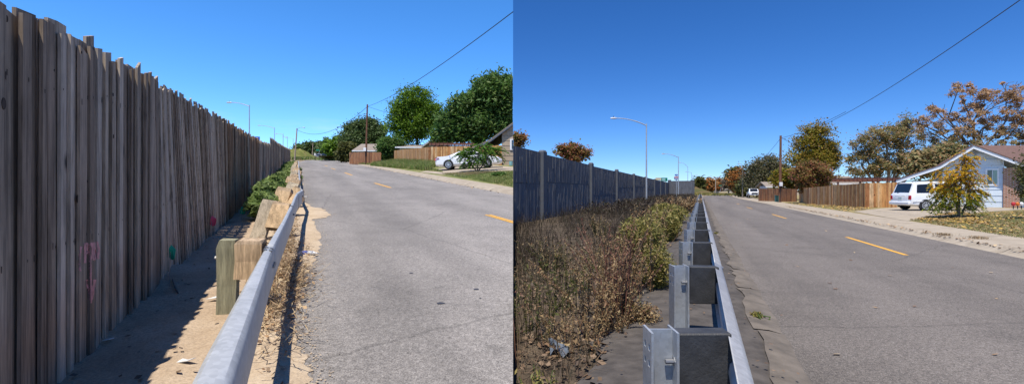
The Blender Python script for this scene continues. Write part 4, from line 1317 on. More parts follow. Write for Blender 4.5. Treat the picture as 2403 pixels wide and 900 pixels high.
for i, Y in enumerate(WY[1:]):
    H = 3.78
    p = wp(Y, 0)
    mb = MB(); h = .31; d = .15
    def ring(z, k): return [p + wd * (h * k * sx) + wn * (d * k * sy + .05) + Vector((0, 0, z)) for sx, sy in ((-1, -1), (1, -1), (1, 1), (-1, 1))]
    a, b, c = ring(-.1, 1), ring(H - .09, 1), ring(H, .72)
    mb.hexa(a + b); mb.add(b + c, [(0, 1, 5, 4), (1, 2, 6, 5), (2, 3, 7, 6), (3, 0, 4, 7), (4, 5, 6, 7)])
    mb.build('post', MAT['wallpost'], wall)
# end stretch that turns towards the street
endw = thing('end_wall', 'plain far grey wall stretch turning towards the street at the end of the sound wall', 'wall', P(1600, 455, 128))
a, b = P(1573, 462, 128.5), P(1624, 462, 127)
a.z = b.z = -.1
zt_ = P(0, 424, 128).z
mb = MB(); u = Vector((0, 0, zt_ + .1)); n_ = Vector((0, .35, 0)); mb.hexa([a, b, b + n_, a + n_, a + u, b + u, b + n_ + u, a + n_ + u]); mb.build('panel', MAT['wallpanel'], endw)
for px, w in ((1573, .8), (1627, 1.0)):
    MB().box(Vector((P(px, 0, 127).x, 127.6, zt_ / 2 + .1)), (w * .7, 1.1, zt_ + .3)).build('post', MAT['wallpost'], endw)
a = P(1631, 0, 127); MB().prism([(a.x, 128.2, -.1), (a.x + 1.6, 152, -.1), (a.x + 1.6, 152, zt_), (a.x, 128.2, zt_)], (.3, 0, 0)).build('panel', MAT['wallpanel'], endw)

# ------------------------------------------------------------------ new guard rail with steel posts
gr = thing('guard_rail', 'new galvanised guard rail on steel posts with black composite blocks', 'guard rail', RQ(0, 3))
rdir = Vector((.4, 1, 0)).normalized(); rside = Vector((1, 0, 0))
WP = [(.155, .80), (.163, .795), (.215, .765), (.238, .745), (.238, .705), (.215, .68), (.165, .645), (.158, .60), (.165, .555), (.215, .52), (.238, .495), (.238, .455), (.215, .435), (.163, .405), (.155, .40)]
k = 0; Y = .9
while Y < 112:
    Y2 = Y + (4.5 if Y < 30 else 9)
    mb = MB(); mb.grid([[RQ(q + (.003 if k % 2 else 0), y, w) for q, w in WP] for y in (Y - .12, Y2 + .12)])
    o = mb.build('rail', MAT['galv_rail'], gr, smooth=True)
    md = o.modifiers.new('t', 'SOLIDIFY'); md.thickness = .004; md.offset = -1
    Y = Y2; k += 1
post_me = block_me = bolt_me = None
hl = .085                                         # half flange length along the rail
def ibeam():
    mb = MB()
    def bx(q0, q1, s0, s1, z0, z1):
        mb.hexa([Vector((q0, s0, z0)), Vector((q1, s0, z0)), Vector((q1, s1, z0)), Vector((q0, s1, z0)), Vector((q0, s0, z1)), Vector((q1, s0, z1)), Vector((q1, s1, z1)), Vector((q0, s1, z1))])
    for q in (-.305, -.163):                      # flanges with two bolt holes near the top (near half of the far flange too)
        q1 = q + .013
        if q < -.2:
            for s0, s1 in ((-hl, -.055), (-.025, .025), (.055, hl)): bx(q, q1, s0, s1, -.2, .815)
            for s0, s1 in ((-.055, -.025), (.025, .055)):
                bx(q, q1, s0, s1, -.2, .615); bx(q, q1, s0, s1, .65, .705); bx(q, q1, s0, s1, .74, .815)
        else:
            bx(q, q1, -hl, hl, -.2, .815)
    bx(-.292, -.163, -.006, .006, -.2, .815)
    return mb
P0 = Vector((.4 * 2.67, 2.67, 0))
for k in range(46):
    Y = 2.67 + 2.27 * k
    off = Vector((.4 * Y, Y, 0))
    if post_me is None:
        post = ibeam().build('post', MAT['galv'], gr, local=True)
        blk = MB().box((.0, -.02, .62), (.298, .12, .385)).build('block', MAT['composite'], gr, local=True, bevel=.008)
        MB().box((0, -.085, .62), (.022, .02, .36)).box((-.12, -.082, .62), (.035, .018, .37))
        bolt = MB().tube([(-.21, -.03, .64), (-.10, -.03, .64)], .014, 8).tube([(-.165, -.03, .64), (-.145, -.03, .64)], .026, 6).build('bolt', MAT['bolt'], post, local=True)
        ob = (post, blk, bolt)
        post_me = True
        p, b_, bo = ob
    else:
        p, b_ = ob[0].copy(), ob[1].copy(); COL.objects.link(p); COL.objects.link(b_); p.parent = gr; b_.parent = gr
        if k < 24:
            bo = ob[2].copy(); COL.objects.link(bo); bo.parent = p
    sh = math.atan(-.0)
    for o in (p, b_):
        o.location = off - gr.location
    b_.rotation_euler = (rnd.gauss(0, .008), rnd.gauss(0, .012), rnd.gauss(0, .01))
for Y in (5.35, 9.9):
    for w in (.72, .50):
        MB().tube([RQ(.225, Y, w), RQ(.255, Y, w)], .018, 8).build('bolt', MAT['bolt'], gr)

# ------------------------------------------------------------------ street furniture on the right
def ar(px, Y, z=0): return Vector(((px - CX) / F * Y, Y, z))
G = 'freeway lamps behind the sound wall'
freeway_lamp(ar(1517, 60), P(1517, 290, 60), -3.9, 'tallest curved street lamp rising behind the sound wall', G, .12, .95, .7)
freeway_lamp(ar(1592, 117), P(1592, 367, 117), -3.5, 'second street lamp, beside the red and blue shield sign', G, .13, .9, .7)
freeway_lamp(ar(1614, 166), P(1614, 390, 166), -2.6, 'third street lamp, over the far end wall', G, .12, 1.6, .7)
freeway_lamp(ar(1622.5, 200), P(1622.5, 404, 200), -2.0, 'fourth small street lamp above the right part of the far end wall', G, .12, .5, .6)
freeway_lamp(ar(1625, 230), P(1625, 410, 230), 1.9, 'farthest tiny street lamp with its arm to the right above the end wall', G, .12, .3, .6)


def text_mesh(txt, size, mat, loc, parent, name='lettering', rot=(R(90), 0, 0)):
    cu = bpy.data.curves.new(name, 'FONT'); cu.body = txt; cu.size = size; cu.align_x = 'CENTER'; cu.align_y = 'CENTER'; cu.extrude = .004; cu.offset = .012 * size
    tmp = bpy.data.objects.new(name, cu); COL.objects.link(tmp)
    dg = bpy.context.evaluated_depsgraph_get(); me = bpy.data.meshes.new_from_object(tmp.evaluated_get(dg))
    bpy.data.objects.remove(tmp)
    o = link(name, me, MAT[mat], parent)
    o.rotation_euler = rot; o.location = Vector(loc) - base_of(parent)
    return o
# interstate shield and direction plate
Ys = 80; k = Ys / F
c = P(1587, 418, Ys); sgn = thing('highway_sign', 'red and blue shield highway sign reading 70 above the far end of the sound wall', 'sign', ar(1587, Ys))
MB().tube([ar(1588, Ys + .06), P(1588, 408, Ys + .06)], .04, 6).build('post', MAT['pole_metal'], sgn)
sw, shh = 8.5 * k / 2 * 1.15, 7.5 * k / 2 * 1.15
def shield(s, y, top=1.0):
    o = [(-.95, .75), (-.6, .95), (0, .82), (.6, .95), (.95, .75), (1.0, .1), (.75, -.55), (0, -1.05), (-.75, -.55), (-1.0, .1)]
    return [Vector((c.x + x * sw * s, y, c.z + min(z, top) * shh * s)) for x, z in o]
MB().prism(shield(1.12, Ys), (0, .03, 0)).build('shield_border', MAT['sign_white'], sgn)
MB().prism(shield(1.0, Ys - .02), (0, .015, 0)).build('shield', MAT['sign_blue'], sgn)
MB().prism([Vector((c.x + x * sw, Ys - .03, c.z + z * shh)) for x, z in ((-.97, .45), (.97, .45), (.95, .75), (.6, .95), (0, .82), (-.6, .95), (-.95, .75))], (0, .012, 0)).build('shield_band', MAT['sign_red'], sgn)
text_mesh('70', .62, 'sign_white', (c.x, Ys - .04, c.z - .1), sgn)
pl_ = MB().box((c.x, Ys, P(0, 410.4, Ys).z), (6.6 * k, .03, 3.6 * k)).build('direction_plate', MAT['sign_blue'], sgn)
MB().box((c.x, Ys - .02, P(0, 410.4, Ys).z), (4.4 * k, .012, .5 * k)).build('plate_lettering', MAT['sign_white'], pl_)
# backs / tops of freeway signs over the wall
Y = 115; t = thing('freeway_sign', 'green and pale blue freeway sign just above the sound wall posts', 'sign', ar(1559, Y))
MB().tube([ar(1556, Y), P(1556, 420, Y)], .1, 6).build('post', MAT['pole_metal'], t)
MB().box(P(1559, 421, Y), (1.5, .08, .9)).build('sign_panel', MAT['sign_green'], t)
MB().box(P(1557.5, 421, Y - .1), (.8, .04, .6)).build('message_panel', MAT['aqua'], t)
Y = 118; t = thing('freeway_sign', 'cream backed freeway sign just above the sound wall posts', 'sign', ar(1547, Y))
MB().tube([ar(1547, Y), P(1547, 421, Y)], .1, 6).build('post', MAT['pole_metal'], t)
MB().box(P(1547, 419.5, Y), (1.9, .08, .6)).build('sign_panel', MAT['cream_wall'], t)

b = GRy(1830.5, 474); topR = P(1832, 318, b.y)
utility_pole(b, topR, .17, 'pole_brown', 'brown wooden utility pole with white box beside the green utility box and red brown fence', 2.25)
pedestal(GRy(1823.5, 473), 'small green utility box at the foot of the pole by the red brown fence', 1.0)
pb = GRy(1742.5, 463); pt = P(1743, 388, pb.y)
t = utility_pole(pb, pt, .15, 'pole_pale', 'pale wooden pole carrying a small street lamp beside the white pickup')
MB().tube([pt, pt + Vector((-.35, 0, .3)), pt + Vector((-.7, 0, .35))], .04, 6).build('arm', MAT['pole_metal'], t)
MB().tube([pt + Vector((-.6, 0, .35)), pt + Vector((-1.05, 0, .3))], [.07, .12], 8).build('lamp_head', MAT['lamp_head'], t)
utility_pole(ar(1679, 215, .3), P(1679.5, 416, 215), .2, 'pole_pale', 'far pale pole at the toe of the dry hill', False)
cable('power_cable', P(1985, 262, 45), topR + Vector((.1, 0, -.3)), .25, 'thin cable arriving at the brown pole from over the half turned maple', .02)
cable('power_cable', P(2440, -32, 16), P(1932, 293, 48), .35, 'long black cable crossing the upper right sky', .018, n=40)
cable('power_cable', topR + Vector((0, 0, -.3)), pt + Vector((0, 0, -.2)), 1.2, 'sagging cable between the brown pole and the pale lamp pole', .02)
cable('service_cable', topR + Vector((.1, 0, -.3)), P(2010, 357, 75), 1.0, 'thin cable dipping from the brown pole behind the maple crown', .02)

# fences, houses, pergola
c1, c2, c3, c4 = GRy(1780, 471), GRy(1896, 478.5), GRy(2031, 487), GRy(2105, 486)
hR = lambda c, top, px: P(px, top, c.y).z - c.z
c1b = GRy(1870, 473)
G = 'cedar fences on the level street'
cedar([(c1, hR(c1, 442, 1780)), (c1b, hR(c1b, 443, 1870))], 'red brown cedar fence behind the utility pole, farthest of the cedar fences', 'cedar_old', group=G)
cedar([(c1b + Vector((.05, -.4, 0)), hR(c1b, 443, 1870)), (c2, hR(c2, 440, 1896)), (c3, hR(c3, 429, 2031)), (c4, hR(c4, 428, 2105))], 'long orange cedar fence with a corner left of the white minivan', 'cedar', group=G)
Y = 44
pergola(P(2010, 0, Y).x, P(2117, 0, Y).x, P(0, 422, Y).z, Y, .3, 'low red brown pergola behind the orange cedar fence, left of the white minivan')
Y = 58
gable_house('bungalow', 'brown roofed bungalow half hidden behind the orange cedar fence', P(1950, 0, Y).x, P(2010, 0, Y).x, Y, Y + 4, .3, P(0, 429, Y).z, P(0, 415, Y).z, 'white_wall', 'shingle_grey')
Y = 82
gable_house('bungalow', 'white bungalow gable beside the white pickup behind the red brown fence', P(1800, 0, Y).x, P(1835, 0, Y).x, Y, Y + 2.5, .3, P(0, 436, Y).z, P(0, 428, Y).z, 'white_wall', 'shingle_grey', axis='x')

# pale blue house: gable plane turned a little down the street
TH = R(38); NX, NY = math.sin(TH), math.cos(TH)
X0h, Y0h = (2285 - CX) / F * 36.0, 36.0
HN = Vector((NX, NY, 0)); HE = Vector((NY, -NX, 0))       # into the house / along the gable to the right


def gp(px, py, off=0.0):
    """point on the gable plane (off = metres towards the street) on the line of sight of a picture point"""
    a = (px - CX) / F
    Y = (X0h * NX + Y0h * NY - off) / (a * NX + NY)
    return Vector((a * Y, Y, EYE + (CY - py) / F * Y))


def gb(px, z, off=0.0):
    p = gp(px, 450, off); p.z = z
    return p


h = thing('blue_house', 'pale blue sided house with white rakes, brown roof and brick corner', 'house', gb(2285, .35))
zt = lambda px: interp(px, [(2105, 421), (2205, 388), (2285, 341), (2420, 391)])
zs = .3
pxL, pxR = 2212, 2357
mb = MB()
while zs < 4.95:
    zz = zs + .46
    l, r_ = pxL, pxR
    while gp(l, zt(l) + 8).z < zz and l < 2285: l += 1
    while gp(r_, zt(r_) + 8).z < zz and r_ > 2285: r_ -= 1
    if r_ - l < 6: break
    q = [gb(l, zs, .024), gb(r_, zs, .024), gb(r_, zs, -.08), gb(l, zs, -.08), gb(l, zz - .012, 0), gb(r_, zz - .012, 0), gb(r_, zz - .012, -.08), gb(l, zz - .012, -.08)]
    mb.hexa(q)
    zs = zz
mb.build('siding', MAT['siding_blue'], h)
MB().prism([gb(pxL + 1, .2, -.06), gb(pxR - 1, .2, -.06), gp(pxR - 1, zt(pxR) + 6, -.06), gp(2285, 347, -.06), gp(pxL + 1, zt(pxL) + 6, -.06)], HN * 6.5).build('wall', MAT['siding_blue'], h)
MB().prism([gb(2128, .3, -2.2), gb(2214, .3, -2.2), gb(2214, 2.75, -2.2), gb(2128, 2.2, -2.2)], HN * .12).build('carport_wall', MAT['siding_blue'], h)
rk = [(2103, 422.5), (2207, 388), (2285, 341), (2440, 398)]
fa = MB(); ro = MB(); so = MB()
for i in range(3):
    (ax, ay), (bx, by) = rk[i], rk[i + 1]
    dz = Vector((0, 0, -.25))
    A, B = gp(ax, ay, .72), gp(bx, by, .72); fa.prism([A + dz, B + dz, B, A], HN * .045)
    A, B = gp(ax, ay, .76), gp(bx, by, .76); up_ = Vector((0, 0, .08)); e_ = Vector((0, 0, .006))
    ro.prism([A + e_, B + e_, B + up_, A + up_], HN * (6.6 if i < 2 else 5))
    A, B = gp(ax, ay, .67), gp(bx, by, .67); so.prism([A - Vector((0, 0, .13)), B - Vector((0, 0, .13)), B - Vector((0, 0, .06)), A - Vector((0, 0, .06))], HN * 5)
fa.build('fascia', MAT['white_trim'], h)
ro.build('roof', MAT['shingle'], h)
so.build('soffit', MAT['soffit'], h)
Yr_ = 41.5; k_ = Yr_ / F
MB().prism([Vector(P(2291, 341, Yr_)), Vector(P(2900, 341, Yr_)), Vector((P(2900, 0, 36).x + 6, 36.4, 3.5)), Vector((P(2395, 0, 36.4).x, 36.4, 3.5))], (0, .02, -.12)).build('main_roof', MAT['shingle'], h)


def gbox(name, px0, py0, px1, py1, o0, o1, mat, parent):
    """box on the gable wall between two picture corners, o0..o1 metres proud of it"""
    a, b, c_, d = gp(px0, py1, o0), gp(px1, py1, o0), gp(px1, py0, o0), gp(px0, py0, o0)
    zl, zh = (a.z + b.z) / 2, (c_.z + d.z) / 2
    a.z = b.z = zl; c_.z = d.z = zh
    return MB().prism([a, b, c_, d], -HN * (o1 - o0)).build(name, MAT[mat], parent)


gbox('gable_vent', 2285, 352, 2292, 369, .0, .05, 'soffit', h)
wn_ = gbox('window', 2312, 395, 2344, 435, .0, .07, 'white_trim', h)
gbox('pane', 2317, 399, 2328, 431, .06, .085, 'winglass', wn_)
gbox('pane', 2330, 399, 2340, 431, .06, .085, 'curtain', wn_)
p_ = gb(2372, 0, -.1)
MB().box((p_.x, p_.y, 1.75), (.85, .5, 3.1), rz=-TH).build('brick_pier', MAT['brick'], h)
MB().prism([gb(2356, .2, .03), gb(2359, .2, .03), gb(2359, 3.3, .03), gb(2356, 3.3, .03)], HN * .1).build('corner_trim', MAT['white_trim'], h)
MB().prism([gb(2384, .2, -1.6), gb(2520, .2, -1.6), gb(2520, 3.4, -1.6), gb(2384, 3.4, -1.6)], HN * .2).build('porch_wall', MAT['siding_blue'], h)
d_ = gbox('door', 2385, 409, 2412, 478, -1.6, -1.52, 'door', h)
gbox('door_panel', 2388, 415, 2398, 438, -1.53, -1.50, 'door', d_)
gbox('door_panel', 2388, 443, 2398, 470, -1.53, -1.50, 'door', d_)
MB().prism([gb(2384, .28, -.3), gb(2470, .28, -.3), gb(2470, .5, -.3), gb(2384, .5, -.3)], HN * 1.3).build('door_step', MAT['white_trim'], h)
for i, (px, m_) in enumerate([(2378, 'red_lamp'), (2388, 'orange'), (2397, 'sign_white')]):
    Y = 31.5; c = Vector((ar(px, Y).x, Y, yr(ar(px, Y).x - .407 * Y)))
    t = thing('garden_ornament', ['red headed', 'orange headed', 'white headed'][i] + ' small garden stake on the lawn before the brick corner', 'garden ornament', c, 'garden stakes by the brick corner')
    MB().tube([c, c + Vector((0, 0, .26))], .03, 6).build('stake', MAT['trim'], t)
    MB().tube([c + Vector((0, 0, .24)), c + Vector((0, 0, .3)), c + Vector((0, 0, .42)), c + Vector((0, 0, .48))], [.05, .11, .11, .04], 8).build('head', MAT[m_], t, smooth=True)

# ------------------------------------------------------------------ far ends of both streets
def far_sign(base, px, py, Y, w, hgt, mat, label):
    t = thing('street_sign', label, 'sign', base)
    MB().tube([base, P(px + w * F / Y * .5, py, Y)], .07, 6).build('post', MAT['pole_metal'], t)
    MB().box(P(px, py, Y), (w, .06, hgt)).build('sign_panel', MAT[mat], t)
def traffic_light(px, py, Y, zg, label, armpx):
    t = thing('traffic_light', label, 'traffic light', (P(px, 0, Y).x, Y, zg))
    x = P(armpx, 0, Y).x; zt_ = P(0, py, Y).z
    MB().tube([(x, Y + .3, zg), (x, Y + .3, zt_ + .6)], .12, 8).build('pole', MAT['pole_metal'], t)
    MB().tube([(x, Y + .3, zt_ + .5), (P(px, 0, Y).x, Y + .3, zt_ + .7)], .08, 6).build('arm', MAT['pole_metal'], t)
    hd = MB().box((P(px, 0, Y).x, Y, zt_), (.5, .3, 1.4)).build('housing', MAT['tl_yellow'], t)
    for i, m_ in enumerate(('red_lens', 'orange', 'sign_green')):
        MB().tube([(P(px, 0, Y).x, Y - .16, zt_ + .42 - i * .42), (P(px, 0, Y).x, Y - .2, zt_ + .42 - i * .42)], .16, 8).build('lens', MAT[m_], hd)
zc = gz(150)
traffic_light(765.5, 353, 175, zc, 'yellow traffic light at the crest of the climbing street', 768)
far_sign(Vector((P(741, 0, 172).x, 172, zc)), 746, 352, 172, 1.5, .5, 'sign_green', 'green street name sign at the crest of the climbing street')
far_sign(Vector((P(738, 0, 176).x, 176, zc)), 739, 362, 176, .7, .9, 'white_wall', 'small white board sign at the crest of the climbing street')
Y = 190
gable_house('shop', 'cream building with grey roof beyond the crest of the climbing street', P(746, 0, Y).x, P(770, 0, Y).x, Y, Y + 8, zc - 1, P(0, 358, Y).z, P(0, 354.5, Y).z, 'cream_wall', 'shingle_grey', windows=[(P(752, 0, Y).x, P(0, 362, Y).z, 1, .7), (P(762, 0, Y).x, P(0, 362, Y).z, 1, .7)])
traffic_light(1709, 436, 290, 0, 'far traffic light at the end of the level street', 1712)
far_sign(Vector((P(1688, 0, 270).x, 270, 0)), 1691, 435, 270, 1.7, .7, 'sign_green', 'green street name sign at the end of the level street')
far_sign(Vector((P(1716, 0, 275).x, 275, 0)), 1719, 437.5, 275, 1.7, .6, 'sign_green', 'second green street name sign right of the far traffic light')
Y = 310
gable_house('shop', 'cream building at the far end of the level street', P(1688, 0, Y).x, P(1719, 0, Y).x, Y, Y + 8, -1, P(0, 443, Y).z, P(0, 439, Y).z, 'cream_wall', 'shingle_grey', windows=[(P(1696, 0, Y).x, P(0, 446.5, Y).z, 1.4, .8), (P(1708, 0, Y).x, P(0, 446.5, Y).z, 1.4, .8)])
# ------------------------------------------------------------------ right verge: weeds and litter
rv = np.random.default_rng(77)


def verge_pts(n, y0, y1, q0=-8.4, q1=-.95):
    t = rv.uniform(size=n); Y = y0 + (y1 - y0) * t
    q = q0 + (q1 - q0) * rv.uniform(size=n) ** .85
    X = q + .4 * Y
    ok = X > .02
    return np.stack([X[ok], Y[ok], np.full(ok.sum(), .02)], 1), q[ok]


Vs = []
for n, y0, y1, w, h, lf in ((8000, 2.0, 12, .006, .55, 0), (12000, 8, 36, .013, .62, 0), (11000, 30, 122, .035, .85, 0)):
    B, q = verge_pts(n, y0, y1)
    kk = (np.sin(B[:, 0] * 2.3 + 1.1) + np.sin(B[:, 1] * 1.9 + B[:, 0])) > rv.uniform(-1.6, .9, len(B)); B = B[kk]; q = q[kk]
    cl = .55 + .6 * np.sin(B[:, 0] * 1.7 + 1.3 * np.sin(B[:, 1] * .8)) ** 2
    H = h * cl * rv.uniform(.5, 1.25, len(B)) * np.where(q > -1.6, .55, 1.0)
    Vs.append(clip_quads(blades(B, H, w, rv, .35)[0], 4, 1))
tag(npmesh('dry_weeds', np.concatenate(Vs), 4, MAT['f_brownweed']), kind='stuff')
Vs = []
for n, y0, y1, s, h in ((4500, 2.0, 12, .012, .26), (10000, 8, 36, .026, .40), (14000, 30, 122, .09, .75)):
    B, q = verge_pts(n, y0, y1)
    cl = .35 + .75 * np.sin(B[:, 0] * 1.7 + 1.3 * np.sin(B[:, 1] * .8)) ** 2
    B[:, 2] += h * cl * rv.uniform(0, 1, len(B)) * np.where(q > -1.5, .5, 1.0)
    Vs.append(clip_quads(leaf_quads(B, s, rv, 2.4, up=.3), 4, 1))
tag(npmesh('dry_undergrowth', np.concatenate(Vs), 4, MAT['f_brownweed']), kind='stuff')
B, q = verge_pts(2600, 2.4, 16, -3.6, -.85)
B[:, 2] = .055 + rv.uniform(0, .03, len(B))
tag(npmesh('leaf_litter', clip_quads(leaf_quads(B, .055, rv, 1.4, up=2.0), 4, 1), 4, MAT['f_litter_dark']), kind='stuff')
# a looser scatter of leaves on the pad
B = np.array([list(RQ(rv.uniform(-1.1, .85), 3 + 12 * rv.uniform() ** 1.4, .125)) for _ in range(150)])
tag(npmesh('leaf_litter', leaf_quads(B, .032, rv, 1.4, up=3), 4, MAT['f_litter_dark']), kind='stuff')

b = GR(1442, 770)
stalks('red_grass_clump', 'tall clump of thin red stemmed grass standing in the brown weeds', 'grass clump', b, 46, 1.22, .17, 'f_redgrass', 1, .013, .22, 30, .45, 'f_redgrass', leafy=0)
b = GR(1395, 800)
stalks('dry_amaranth', 'dry tan curly headed weed left of the red grass clump', 'dead weed', b, 14, .85, .12, 'f_redgrass', 2, .012, .32, 110, .5, 'f_tanweed', leafy=60, leafmat='f_tanweed', leaf=.014)
b = GR(1452, 790)
stalks('dry_weed_stem', 'short tan dry weed at the foot of the red grass clump', 'dead weed', b, 12, .55, .12, 'f_tanweed', 3, .008, .4, 60, .3, 'f_tanweed', leafy=40, leaf=.013)
b = GR(1512, 772)
shrub('pale_gold_weed', 'low pale gold curly weed sprawling onto the asphalt pad', 'weed', b, [(b + Vector((-.02, .05, .16)), (.24, .26, .16)), (b + Vector((-.2, .3, .3)), (.22, .3, .22))], 'f_tanweed', 5000, .014, 2.4, 4, 40, 'f_goldweed', shell=.1)
b = GR(1552, 688)
shrub('golden_weed_bush', 'large golden green weed bush beside the nearest steel posts', 'weed bush', b, [(b + Vector((-.08, .1, .40)), (.34, .45, .36)), (b + Vector((-.0, .7, .75)), (.30, .5, .45)), (b + Vector((-.3, .6, .75)), (.26, .5, .42))], 'f_goldweed', 15000, .017, 3.6, 5, 70, 'f_goldweed', shell=.1)
b = GR(1490, 690)
stalks('tan_weed', 'tan feathery dead weed left of the large golden green bush', 'dead weed', b, 30, 1.0, .30, 'f_tanweed', 6, .010, .28, 50, .5, 'f_tanweed', leafy=60, leaf=.018)
b = GR(1578, 572)
shrub('yellow_green_weed', 'bushy yellow green weed behind the large golden one', 'weed bush', b, [(b + Vector((-.1, .4, .5)), (.5, .8, .46)), (b + Vector((.15, 1.6, .55)), (.5, .9, .42))], 'f_goldweed', 10000, .032, 3.4, 7, 60, 'f_goldweed', shell=.1)
b = GR(1520, 580)
stalks('tan_weed', 'pale tan feathery weed at the edge of the shaded brush, behind the red grass', 'dead weed', b, 40, 1.2, .5, 'f_tanweed', 8, .016, .2, 40, .7, 'f_tanweed', leafy=50, leaf=.03)
b = GR(1592, 527)
shrub('yellow_green_weed', 'farther yellow green weed patch where the posts bunch together', 'weed bush', b, [(b + Vector((-.2, 1, .5)), (.8, 2.0, .5))], 'f_goldweed', 5000, .05, 3.4, 9, 40, 'f_goldweed', shell=.1)
b = GR(1588, 500)
stalks('tan_weed', 'farthest tan dead weeds by the far end wall', 'dead weed', b, 70, 1.2, 1.6, 'f_tanweed', 10, .04, .2, 10, .6, 'f_tanweed', leafy=30, leaf=.06)
b = GR(1270, 1010)
b = Vector((.185, 3.0, .02))
stalks('green_sprig', 'pale green sprigs at the very bottom edge among fallen leaves', 'sprig', b, 6, .50, .05, 'f_weed', 11, .014, .25, 40, .2, 'f_goldweed', leafy=3, leaf=.02, side=1)
b = Vector((.03, 4.1, .0))
stalks('red_stalk', 'lone reddish stalks standing against the sound wall start', 'stalk', b, 4, 1.22, .03, 'f_redgrass', 12, .012, .12, 14, .4, 'f_redgrass', side=1)
for k, (px, py, hh, lab) in enumerate([(1245, 800, .85, 'green seed headed grass nearest the left end of the brown weeds'), (1315, 745, .9, 'arching green seed headed grass left of the dry curly weed'), (1360, 690, .75, 'taller green grass tuft in the middle of the brown weeds'), (1290, 640, .7, 'green weed tuft below the second wall post'), (1405, 560, .8, 'dull green tuft under the sound wall panels')]):
    b = GR(px, py)
    stalks('seed_grass', lab, 'grass tuft', b, 26, hh, .25, 'f_olive', 20 + k, .009 if k < 3 else .016, .38, 14, .16, 'f_tanweed', 'wild grasses below the sound wall', 1, 6, 'f_olive', .022)
for k, (q, Y, hh, lab) in enumerate([(-1.15, 6.4, .95, 'pale straw grass tuft between the red grass and the golden bush'), (-1.6, 8.4, 1.0, 'tall straw grass tuft behind the red grass clump'), (-1.1, 9.6, .9, 'straw grass tuft left of the yellow green weed'), (-1.25, 4.6, .5, 'short straw grass tuft at the pad edge before the curly weed')]):
    stalks('straw_grass', lab, 'grass tuft', RQ(q, Y), 38, hh, .26, 'f_tanweed', 130 + k, .009, .34, 26, .25, 'f_tanweed', 'straw grasses in the brush', 1, 4, 'f_tanweed', .02)
n_ = 3400
t_ = rv.uniform(size=n_); B = np.array([list(RQ(rv.uniform(-4.2, -.95), 2.3 + 8 * a ** 1.3, .05)) for a in t_])
d_ = rv.normal(size=(n_, 3)); d_[:, 2] = np.abs(d_[:, 2]) * .35; d_ /= np.linalg.norm(d_, axis=1, keepdims=True)
s_ = np.cross(d_, [0, 0, 1.0]); s_ = s_ / (np.linalg.norm(s_, axis=1, keepdims=True) + 1e-9) * .003
e_ = B + d_ * rv.uniform(.1, .38, (n_, 1))
tag(npmesh('matted_straw', clip_quads(np.stack([B - s_, B + s_, e_ + s_ * .4, e_ - s_ * .4], 1).reshape(-1, 3), 4, 1), 4, MAT['f_litter_dark']), kind='stuff')
c = GR(1312, 832); c.z += .05
rows = []
for i in range(8):
    rows.append([c + Vector((-.10 + .03 * k, -.18 + .05 * i, .01 + .035 * abs(math.sin(i * 1.7 + k * 2.3)) + .03 * math.sin(k * 1.1 + i))) for k in range(7)])
tag(MB().grid(rows).build('plastic_bag', MAT['bag'], smooth=True), 'crumpled bluish clear plastic bag among the leaves', 'plastic bag')
for k, (px, py) in enumerate([(1775, 745), (1680, 549)]):
    b = GR(px, py, .04)
    shrub('pad_weed', ['nearest small weed tuft in the gutter by the guard rail shadow', 'small weed tuft far along the gutter crack', 'tiny weed tuft at the edge of the gutter'][k], 'weed', b, [(b + Vector((0, 0, .04)), (.06, .10, .035))], 'f_goldweed', 120, .022, 2.6, 70 + k, 4, 'f_weed', 'weed tufts in the gutter')

# lawn blades and fallen leaves
def lawn_blades(name, fn, n, h, w, mat, seed):
    rg_ = np.random.default_rng(seed); B = np.array([list(fn(rg_)) for _ in range(n)])
    V = blades(B, h * rg_.uniform(.5, 1.3, n), w, rg_, .4)[0]
    tag(npmesh(name, clip_quads(V, 4, -1 if name == 'verge_grass' else 0), 4, MAT[mat]), kind='stuff')
def on_left(q, Y): return Vector((q - .446 * Y, Y, gz(Y) + yl(q)))
def on_right(q, Y): return Vector((q + .407 * Y, Y, yr(q)))
def dL(px0, py0, px1, py1, px2, py2):
    """random point on the left yard inside a pixel-free triangle of three ground points"""
    A, Bq, Cq = GLy(px0, py0), GLy(px1, py1), GLy(px2, py2)
    def f(g):
        u, v = g.uniform(), g.uniform()
        if u + v > 1: u, v = 1 - u, 1 - v
        p = A + (Bq - A) * u + (Cq - A) * v
        return ywl(p, 0)
    return f
# tall green verge before the pale cedar fence
for i, (tri, n, hgt) in enumerate([((868, 391, 1005, 401, 925, 382), 5200, .55), ((1005, 401, 925, 382, 1022, 391), 5200, .6), ((840, 386, 870, 390, 900, 386), 900, .25), ((1005, 401, 1040, 404, 1020, 398), 500, .15)]):
    lawn_blades('verge_grass', dL(*tri), n, hgt, .035, 'f_grass', 90 + i)
for i, (tri, n) in enumerate([((1035, 408, 1204, 439, 1204, 402), 8000), ((1035, 408, 1100, 412, 1204, 402), 3500)]):
    lawn_blades('verge_grass', dL(*tri), n, .09, .02, 'f_grass' if i == 0 else 'f_straw', 95 + i)
def dR(px0, py0, px1, py1, px2, py2, dz=0):
    A, Bq, Cq = GRy(px0, py0), GRy(px1, py1), GRy(px2, py2)
    def f(g):
        u, v = g.uniform(), g.uniform()
        if u + v > 1: u, v = 1 - u, 1 - v
        return ywr(A + (Bq - A) * u + (Cq - A) * v, dz)
    return f
for i, (tri, n, m_) in enumerate([((2132, 517, 2440, 566, 2440, 494), 8000, 'f_grass'), ((2132, 517, 2440, 566, 2440, 494), 5000, 'f_straw'), ((1890, 478, 2020, 495, 2060, 486), 2500, 'f_straw'), ((1840, 476, 1990, 497, 2020, 487), 2200, 'f_grass')]):
    lawn_blades('lawn_grass', dR(*tri), n, .055, .016, m_, 100 + i)
